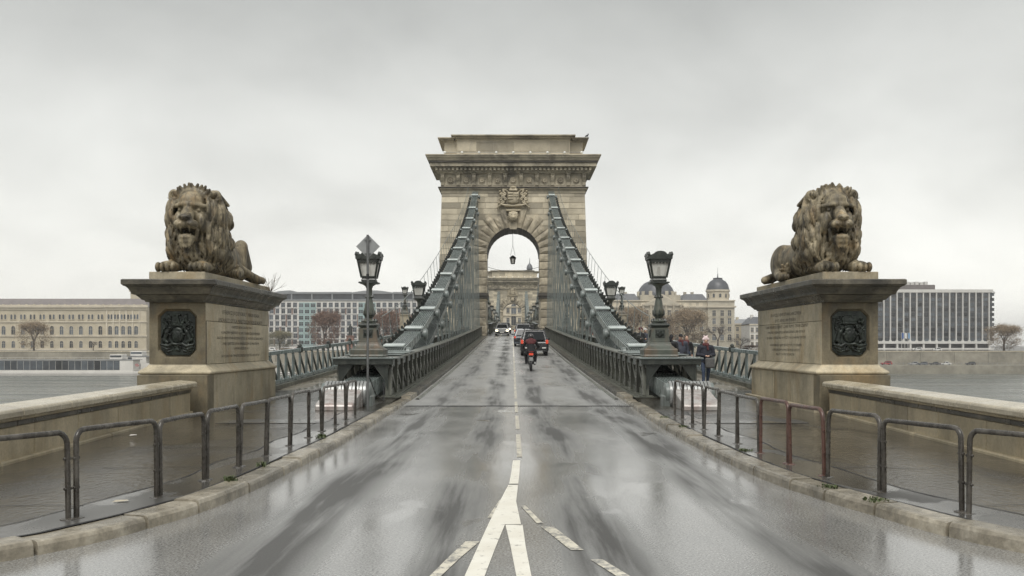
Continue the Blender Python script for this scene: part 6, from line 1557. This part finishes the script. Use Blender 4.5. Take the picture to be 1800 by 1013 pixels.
# --- concrete slab hotel on the right
D = 470; k = pxm(D); zl = lambda py: wz(py, D)-GZ; X = lambda px: wx(px, D)
b = bld('slab_hotel', 'tall concrete hotel with vertical white fins at the right edge', 0, D)
xa, xb = X(1500), X(1745); bay = 11.55/k; z0, z1 = zl(601), zl(513)
bx(b, 'wall', (xa, .5, z0-1), (xb, 20, zl(510)), MT['darkspan']); bx(b, 'roof_edge', (xa-.5, -.6, zl(514.5)), (xb, .7, zl(509)), MT['conc'])
bx(b, 'podium_slab', (xa, -1.0, zl(604.5)), (xb, 20, zl(600)), MT['conc']); bx(b, 'podium_slab', (xa, -1.0, zl(615)), (xb, 20, zl(612)), MT['conc']); bx(b, 'lower_wall', (xa, 2, -1), (xb, 20, zl(604.5)), MT['darkspan'])
bx(b, 'penthouse', (X(1560), 4, zl(510)), (X(1650), 16, zl(500)), MT['browng'])
for i in range(5): bx(b, 'roof_unit', (X(1602)+i*2.3, 6, zl(500)), (X(1602)+i*2.3+1.6, 9, zl(494+(i % 2))), MT['conc'])
finm = MB().b2((-.27, -.35, 0), (.27, .6, z1-z0)).mesh('fin', MT['conc'])
wmh = MB(); wmh.cur = 0; wmh.b2((-1.15, .30, 0), (-.05, .52, 1.55)); wmh.b2((.05, .30, 0), (1.15, .52, 1.55)); wmh = wmh.mesh('window', MT['winglass'])
chm = MB(); chm.prism([(-1.32, 0), (-1.32, .9), (-.7, 0)], 1, -.3, .55); chm.prism([(1.32, 0), (.7, 0), (1.32, .9)], 1, -.3, .55); chm = chm.mesh('fin_foot', MT['conc'])
nbay = int((xb-xa)/bay); fl = (z1-z0)/10
for i in range(nbay):
    x = X(1553.5)-12*0+(i-4)*bay
    if x < xa: continue
    link('fin', finm, None, b, (x, 0, z0)); link('fin_foot', chm, None, b, (x+bay/2, 0, z0)); o = link('fin_foot', chm, None, b, (x+bay/2, 0, z1), (0, R(180), 0))
    if i < 28:
        for r in range(10): link('window', wmh, None, b, (x+bay/2, 0, z0+r*fl+.35))
    if i % 2 == 0: bx(b, 'podium_column', (x-.4, -.8, -1), (x+.4, .2, zl(604.5)), MT['conc'])
# ---------------------------------------------------------------- quay furniture, boats, trees
qw = thing('quay_wall', 'pale stone embankment wall along the far bank road', 'wall', (0, 419.4, -6.9))
qb = MB().b2((-7.45, -.25, 0), (7.45, .3, 5.6)).mesh('wall_stretch', MT['quay']); qc = MB().b2((-7.5, -.4, 5.6), (7.5, .5, 6.1)).mesh('coping', MT['cope'])
for i in range(54): link('wall_stretch', qb, None, qw, (-397+i*15, 0, 0)); link('coping', qc, None, qw, (-397+i*15, 0, 0))
rl = thing('quay_railing', 'thin grey guard rail along the lower quay edge', 'railing', (0, 403.3, -6.9))
MB().b2((-400, -.04, .95), (400, .04, 1.05)).obj('hand_rail', MT['roofgrey'], rl); pmm = MB().b2((-.05, -.05, 0), (.05, .05, .95)).mesh('rail_post', MT['roofgrey'])
for i in range(160): link('rail_post', pmm, None, rl, (100+i*1.9, 0, 0))
def boat(label, x0, x1, y, h, decks, pitch):
    t = thing('passenger_boat', label, 'boat', ((x0+x1)/2, y, WATER), group='boats moored at the far quay'); L_ = x1-x0; hl = L_/2
    P = [(-hl, -3.8), (hl-6, -3.8), (hl-2, -2.4), (hl, 0), (hl-2, 2.4), (hl-6, 3.8), (-hl, 3.8)]
    MB().prism(P, 2, -.4, h*.24).obj('hull', MT['white'], t, bevel=.1)
    MB().prism([(a*1.001, c*1.005) for a, c in P], 2, .35, .6).obj('waterline_stripe', MT['browng'], t)
    z = h*.24
    for d_ in range(decks):
        zz = z+d_*(h*.74/decks); hh = h*.74/decks
        MB().b2((-hl+.5, -3.5, zz), (hl-6-3*d_, 3.5, zz+hh)).obj('cabin', MT['white'], t, bevel=.1)
        wmm = MB().b2((-pitch*.47, -.06, 0), (pitch*.47, .06, hh*.80)).mesh('window', MT['winglass'])
        n = int((L_-13-3*d_)/pitch)
        for i in range(n): link('window', wmm, None, t, (-hl+2+(i+.5)*pitch, -3.52, zz+hh*.14))
    zz = z+h*.74
    MB().b2((-hl+.2, -3.7, zz), (hl-5, 3.7, zz+.18)).obj('sun_deck', MT['roofgrey'], t)
    for i in range(int(L_/3)): MB().tube([(-hl+1+i*3, -3.6, zz+.18), (-hl+1+i*3, -3.6, zz+1.0)], .04, 5).obj('deck_rail_post', MT['white'], t)
    MB().tube([(-hl+1, -3.6, zz+1.0), (hl-6, -3.6, zz+1.0)], .04, 5).obj('deck_rail', MT['white'], t)
    MB().b2((hl-16, -2.5, zz+.18), (hl-11, 2.5, zz+2.2)).obj('wheelhouse', MT['white'], t, bevel=.15); MB().b2((hl-15.8, -2.56, zz+1.1), (hl-11.2, -2.5, zz+1.9)).obj('wheelhouse_window', MT['winglass'], t)
    return t
bo = boat('white river cruise boat with long window band behind the left parapet', wx(-60, 388), wx(266, 388), 388, 6.3, 1, 2.6)
MT['redmark'] = plain('red_boat_mark', (.5, .05, .06), .5)
m = MB().tube([(math.cos(a)*(.35+a*.07), -3.6, math.sin(a)*(.25+a*.05)) for a in [i*.4 for i in range(16)]], .12, 5); m.obj('red_swirl_mark', MT['redmark'], bo, (wx(247, 388)-bo.location.x, 0, 4.2))
boat('second white boat partly hidden behind the left railing', wx(448, 396), wx(520, 396), 396, 4.0, 1, 1.9)
boat('white boat with upper cabin just beyond the cruise boat', wx(222, 399), wx(300, 399), 399, 7.6, 2, 1.8)
def far_car(px, y, z, mat, label, kind='hatch'):
    c = make_car('parked_car', label, (wx(px, y), y, z), mat, kind); c.rotation_euler = (0, 0, R(90)); c['group'] = 'cars on the far quay'; return c
wp = paint('white_car_paint', (.62, .62, .60)); rp_ = paint('red_car_paint', (.35, .03, .03))
far_car(1558, 410, -6.9, rp_, 'red car on the far quay beside the right pedestal', 'suv'); far_car(1606, 411, -6.9, psil, 'silver car on the far quay below the tall hotel'); far_car(1622, 409, -6.9, pgrey, 'blue grey car on the far quay below the tall hotel'); far_car(1643, 410, -6.9, pdark, 'dark car on the far quay below the tall hotel', 'sedan'); far_car(1662, 411, -6.9, wp, 'white car on the far quay at the right edge', 'sedan')
far_car(1647, 430, GZ, wp, 'white car on the upper embankment road before the tall hotel'); far_car(1612, 432, GZ, wp, 'white van-like car on the upper embankment road', 'suv'); far_car(1706, 410, -6.9, pblack, 'black car on the far quay beyond the white one')
for i, px in enumerate((478, 500, 520, 1290, 1308)): far_car(px, 428, GZ, (wp, psil, rp_, psil, pdark)[i], 'small parked car on the upper embankment, %s from the left' % ('first', 'second', 'third', 'fourth', 'fifth')[i])
flags = [(.05, .12, .35), (.7, .7, .68), (.15, .3, .5)]
for i, px in enumerate((1585, 1590.5, 1596)):
    f_ = thing('flagpole', '%s of three flagpoles in front of the tall hotel' % ('left', 'middle', 'right')[i], 'flagpole', (wx(px, 440), 440, GZ), group='flagpoles'); hz = wz(584, 440)-GZ
    MB().tube([(0, 0, 0), (0, 0, hz)], [.12, .06], 6).obj('pole', MT['conc'], f_)
    m = MB(); n = 6; v2 = []; f2 = []
    for j in range(n+1):
        for q in range(2): v2.append((.1+.9*j/n*(1+.0*q), .12*math.sin(j*1.3), hz-.3-(q*2.6)-.25*j/n))
    for j in range(n): f2.append((j*2, j*2+1, j*2+3, j*2+2))
    m.add(v2, f2); m.obj('flag', cloth('flag_cloth', flags[i]), f_, normals=False)
# bronze monument among the trees
mo = thing('monument', 'dark statue on a reddish plinth among trees before the modern hotel', 'monument', (wx(616, 445), 445, GZ))
MB().lathe([(2.4, 0), (2.4, .6), (1.8, .8), (1.6, 6.5), (1.9, 6.7), (1.9, 7.1)], sq=True).obj('plinth', MT['brownp'], mo)
s = Sdf((-2, -2, 7), (2, 2, 14), .15); s.cap((0, 0, 7.2), (0, 0, 10), 1.0, .7, .2).cap((0, 0, 10), (0, 0, 11.4), .7, .6, .2).ell((0, 0, 12.3), (.45, .45, .55), .2).cap((.5, 0, 11.2), (1.4, -.4, 10.2), .3, .2, .1).cap((-.5, 0, 11.2), (-1.0, -.5, 9.6), .3, .2, .1); link('figure', s.mesh('figure', MT['bronze']), None, mo)
# trees
def tree_meshes(seed, leafy):
    r_ = random.Random(seed); tr = MB(); cr = MB(); tips = []
    def grow(p, d, L_, r, lv):
        q = p+d*L_; tr.tube([p, (p+q)/2+Vector((r_.uniform(-.05, .05), r_.uniform(-.05, .05), 0))*L_, q], [r, r*.85, r*.68], 6 if lv < 2 else 4, cap=False)
        if lv >= 4: tips.append((q, d)); return
        for i in range((4 if lv < 2 else 3) if leafy else 3):
            a = r_.uniform(0, 6.28); sp = r_.uniform(.35, .75) if lv else r_.uniform(.3, .6)
            u = d.orthogonal().normalized(); v = d.cross(u); nd = (d*math.cos(sp)+(u*math.cos(a)+v*math.sin(a))*math.sin(sp)+Vector((0, 0, .12))).normalized()
            grow(q, nd, L_*r_.uniform(.62, .85), r*.62, lv+1)
        if lv >= 2: tips.append((q, d))
    grow(Vector((0, 0, 0)), Vector((0, 0, 1)), 4.2, .42, 0)
    # scale reach into a unit-like crown about 16 m tall
    for p, d in tips:
        for j in range(30 if leafy else 18):
            c = p+Vector((r_.gauss(0, .8), r_.gauss(0, .8), r_.gauss(0, .7))); L_ = r_.uniform(.25, .6)*(1 if leafy else 1.1); a = Vector((r_.uniform(-1, 1), r_.uniform(-1, 1), r_.uniform(-1, 1))).normalized(); e = a.orthogonal().normalized()*L_*(.38 if leafy else .10)
            cr.add([c-a*L_*.5, c+e*.5, c+a*L_*.5, c-e*.5], [(0, 1, 2, 3)])
    zt = max(p.z for p, d in tips); rm = max(math.hypot(p.x, p.y) for p, d in tips)
    for i in range(230 if leafy else 80):
        a = r_.uniform(0, 6.28); u = r_.uniform(-1, 1); rr = r_.uniform(.45, 1)**.5; q = math.sqrt(1-u*u)
        c0 = Vector((rr*q*math.cos(a)*rm*.92, rr*q*math.sin(a)*rm*.92, zt*(.53+.50*rr*u)))
        for j in range(26 if leafy else 14):
            c = c0+Vector((r_.gauss(0, .7), r_.gauss(0, .7), r_.gauss(0, .6))); L_ = r_.uniform(.25, .6); a_ = Vector((r_.uniform(-1, 1), r_.uniform(-1, 1), r_.uniform(-1, 1))).normalized(); e = a_.orthogonal().normalized()*L_*(.38 if leafy else .10)
            cr.add([c-a_*L_*.5, c+e*.5, c+a_*L_*.5, c-e*.5], [(0, 1, 2, 3)])
    return tr, cr
def leafmat(name, c):
    m, t, b = newmat(name); p = geo_pos(t)
    cc = ramp(t, [(.25, tuple(x*.5 for x in c)), (.55, c), (.8, tuple(min(1, x*1.5) for x in c))], noise(t, p, .9, 4, .7)).outputs[0]
    t.links.new(cc, b.inputs['Base Color']); b.inputs['Roughness'].default_value = .8; b.inputs['Specular IOR Level'].default_value = .15; return m
MT['bark'] = plain('bark', (.07, .058, .048), .8, var=.3, scale=2)
LM = {'russet': leafmat('russet_foliage', (.20, .12, .085)), 'brown': leafmat('brown_foliage', (.24, .18, .115)), 'olive': leafmat('olive_foliage', (.18, .165, .10)), 'bare': leafmat('bare_twig_haze', (.13, .11, .095))}
TR = []
for sd_, lf_ in ((1, True), (5, True), (9, False)):
    tr, cr = tree_meshes(sd_, lf_); zmax = max(p[2] for p in cr.v); rmax = max(math.hypot(p[0], p[1]) for p in cr.v)
    TR.append((tr.mesh('trunk', MT['bark'], normals=False), cr, zmax, rmax))
CRM = {}
def tree(px, wpx, ytop, D, kind, var, label, base=GZ):
    t = thing('tree', label, 'tree', (wx(px, D), D, base), rnd.uniform(0, 6.28), 'trees on the far bank'); trm, cr, zmax, rmax = TR[var]
    h = wz(ytop, D)-base; sx = (wpx*1.15*D/1667/2)/(rmax*.80); sz = h/(zmax*.97); t.scale = (sx, sx, sz)
    key = (var, kind)
    if key not in CRM: CRM[key] = cr.mesh('crown', LM[kind], normals=False)
    link('trunk', trm, None, t); link('crown', CRM[key], None, t)
for a in ((570, 58, 541, 442, 'russet', 0, 'large round russet tree before the modern hotel'), (492, 46, 578, 440, 'olive', 1, 'olive brown tree at the left foot of the modern hotel'), (684, 66, 540, 446, 'russet', 1, 'russet tree behind the second left lamp'), (648, 40, 556, 450, 'brown', 0, 'brown tree behind the first left lamp'), (525, 36, 596, 436, 'bare', 2, 'small bare tree left of the large russet tree'), (708, 36, 572, 452, 'brown', 0, 'small brown tree close to the left chain'),
          (1112, 66, 533, 446, 'brown', 0, 'yellowish brown tree left of the big right lamp'), (1208, 76, 536, 444, 'brown', 1, 'broad brown tree right of the big right lamp'), (1262, 60, 566, 438, 'bare', 2, 'bare grey tree behind the woman with the bag'), (1082, 40, 552, 450, 'olive', 1, 'olive tree close to the right chain'), (1302, 46, 590, 436, 'bare', 2, 'small bare tree beside the right pedestal'), (1165, 46, 552, 452, 'russet', 0, 'russet tree directly behind the big right lamp'),
          (164, 26, 598, 430, 'bare', 2, 'little bare tree before the cream palace'), (60, 60, 560, 440, 'brown', 0, 'brown tree at the far left before the cream palace'), (1765, 60, 566, 442, 'brown', 1, 'brown tree at the far right before the tall hotel')): tree(*a)
for i, (px, wp_, yt, kd) in enumerate(((150, 34, 618, 'olive'), (186, 40, 616, 'olive'), (505, 26, 612, 'brown'), (545, 30, 610, 'bare'), (1320, 36, 606, 'russet'))): tree(px, wp_, yt, 424, kd, i % 2, '%s low shrub on the embankment counting from the left' % ('first', 'second', 'third', 'fourth', 'fifth')[i])
# ---------------------------------------------------------------- lantern in the arch, bird
la = thing('hanging_lantern', 'dark lantern hanging on a long rod in the near arch', 'lantern', (X0-.05, 115.4, 3.3))
MB().tube([(0, 0, 15.75), (0, 0, 13.3)], .035, 6).obj('rod', MT['iron'], la)
for q in (-1, 1): MB().tube([(0, 0, 13.35), (q*.36, 0, 11.72)], .025, 5).obj('stay', MT['iron'], la)
MB().lathe([(.30, 10.38), (.34, 10.45), (.32, 10.5)], 6).obj('lantern_base', MT['iron'], la)
MB().lathe([(.29, 10.5), (.42, 11.25)], 6).obj('glass', MT['lampglass'], la)
for i in range(6): a = i*math.pi/3; MB().bar((.30*math.cos(a), .30*math.sin(a), 10.48), (.44*math.cos(a), .44*math.sin(a), 11.28), .06, .06).obj('frame_bar', MT['iron'], la)
MB().lathe([(.5, 11.26), (.56, 11.34), (.42, 11.5), (.2, 11.66), (.06, 11.75)], 12).obj('hood', MT['iron'], la)
la.scale = (.78, .78, .78); la.location.z = 15.75*.22
ca = [(-3.2+6.4*i/12, 0, 11.25-.55*(1-((i-6)/6)**2)) for i in range(13)]
tag(MB().tube(ca, .025, 5).obj('span_cable', MT['iron'], None, (X0, 115.6, 0)), 'thin cable sagging across the near arch at lantern height', 'cable')
s = Sdf((-.2, -.25, -.05), (.2, .25, .35), .02); s.ell((0, 0, .14), (.075, .14, .075), .03).ell((0, -.13, .25), (.045, .055, .05), .03).cap((0, -.08, .18), (0, -.12, .24), .045, .04, .02).cap((0, .12, .12), (0, .22, .08), .04, .02, .02).cap((0, -.17, .25), (0, -.2, .24), .015, .006, .01)
for q in (-1, 1): s.cap((q*.03, 0, .08), (q*.03, 0, -.02), .012, None, .01)
tag(link('pigeon', s.mesh('pigeon', plain('pigeon_grey', (.06, .06, .065), .7)), None, None, (X0+8.7, 112.0, 26.22), (0, 0, .8), (1.5,)*3), 'pigeon perched on the right end of the tower top', 'bird')
# ---------------------------------------------------------------- damp air
hz = MB().b2((-3600, -3100, -13), (3600, 4100, 92)).obj('haze', None); tag(hz, kind='stuff')
hm = bpy.data.materials.new('damp_air'); hm.use_nodes = True; ht = hm.node_tree; ht.nodes.clear()
pv = N(ht, 'ShaderNodeVolumePrincipled'); pv.inputs['Color'].default_value = (.97, .975, .98, 1); pv.inputs['Density'].default_value = .00024; pv.inputs['Anisotropy'].default_value = .0
ho = N(ht, 'ShaderNodeOutputMaterial'); ht.links.new(pv.outputs[0], ho.inputs['Volume']); hz.data.materials.append(hm)
